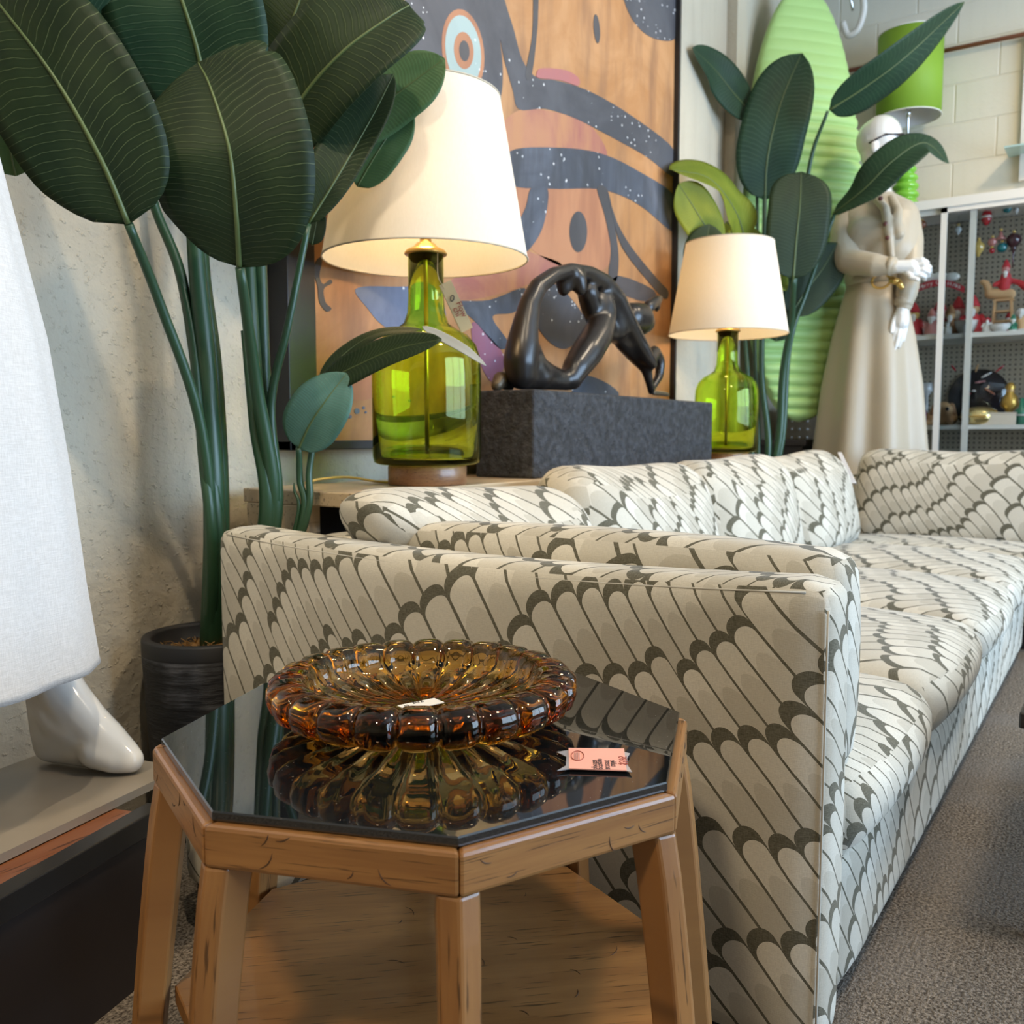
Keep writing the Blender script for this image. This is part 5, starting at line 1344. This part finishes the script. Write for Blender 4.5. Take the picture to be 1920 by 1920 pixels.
mb.add(vs, [(k, (k+1) % n, n + (k+1) % n, n + k) for k in range(n)])
so = mb.build('drum_shade', M['lime_shade'], t); sd = so.modifiers.new('thickness', 'SOLIDIFY'); sd.thickness = .002
MB().lathe([(R_ - .004, z0_ + .002), (R_ - .004, z1_ - .002), (R_ - .005, z1_ - .002), (R_ - .005, z0_ + .002)], lc, 48, close=True).build('shade_lining', M['tag_white'], so)
for z in (z0_, z1_): MB().tube([(lc.x + R_*cos(2*pi*k/48), lc.y + R_*sin(2*pi*k/48), lz + z) for k in range(49)], .003, 6, False).build('trim_ring', M['paper'], so)
for k in range(3):
    a = k * 2 * pi / 3; MB().tube([lc + Vector((0, 0, z1_ - .05)), lc + Vector((R_*cos(a), R_*sin(a), z1_ - .05))], .002, 6).build('spider_arm', M['chrome'], so)
MB().lathe([(0, z0_ + .0), (.012, z0_ + .0), (.014, z0_ + .05), (0, z0_ + .06)], lc, 12).build('socket', M['chrome'], t)
# glass shelf unit at the picture's edge
t = thing('wall_shelf', 'white framed wall unit with a clear glass shelf at the block wall edge', 'shelf', onX(1915, 340, FAR_X - .08))
a = onX(1910, 340, FAR_X - .03); b = onX(1910, 60, FAR_X - .03)
kbox('upright', (FAR_X - .04, a.y - .04, a.z), (FAR_X - .009, a.y, b.z), par=t); kbox('upright', (FAR_X - .04, a.y - .64, a.z), (FAR_X - .009, a.y - .6, b.z), par=t)
gz = onX(1900, 285, FAR_X - .10)
MB().box((FAR_X - .20, a.y - .66, gz.z), (FAR_X - .009, gz.y + .03, gz.z + .008)).build('glass_shelf', plain('pale_glass_edge', (.42, .58, .55), .1), t, False)

# coffee table whose black corner enters at the right edge
ct = onZ(1911, 1335, .37)
t = thing('coffee_table', 'black-topped low coffee table whose corner enters beside the sofa', 'table', (ct.x + .4, ct.y - .35, 0))
bevel(MB().box((ct.x, ct.y - .7, .345), (ct.x + .85, ct.y, .37)).build('top', M['black_lacquer'], t, False), .003)
for dx in (.05, .77):
    for dy in (-.66, -.06): MB().box((ct.x + dx, ct.y + dy, 0), (ct.x + dx + .03, ct.y + dy + .03, .345)).build('leg', M['black_lacquer'], t, False)
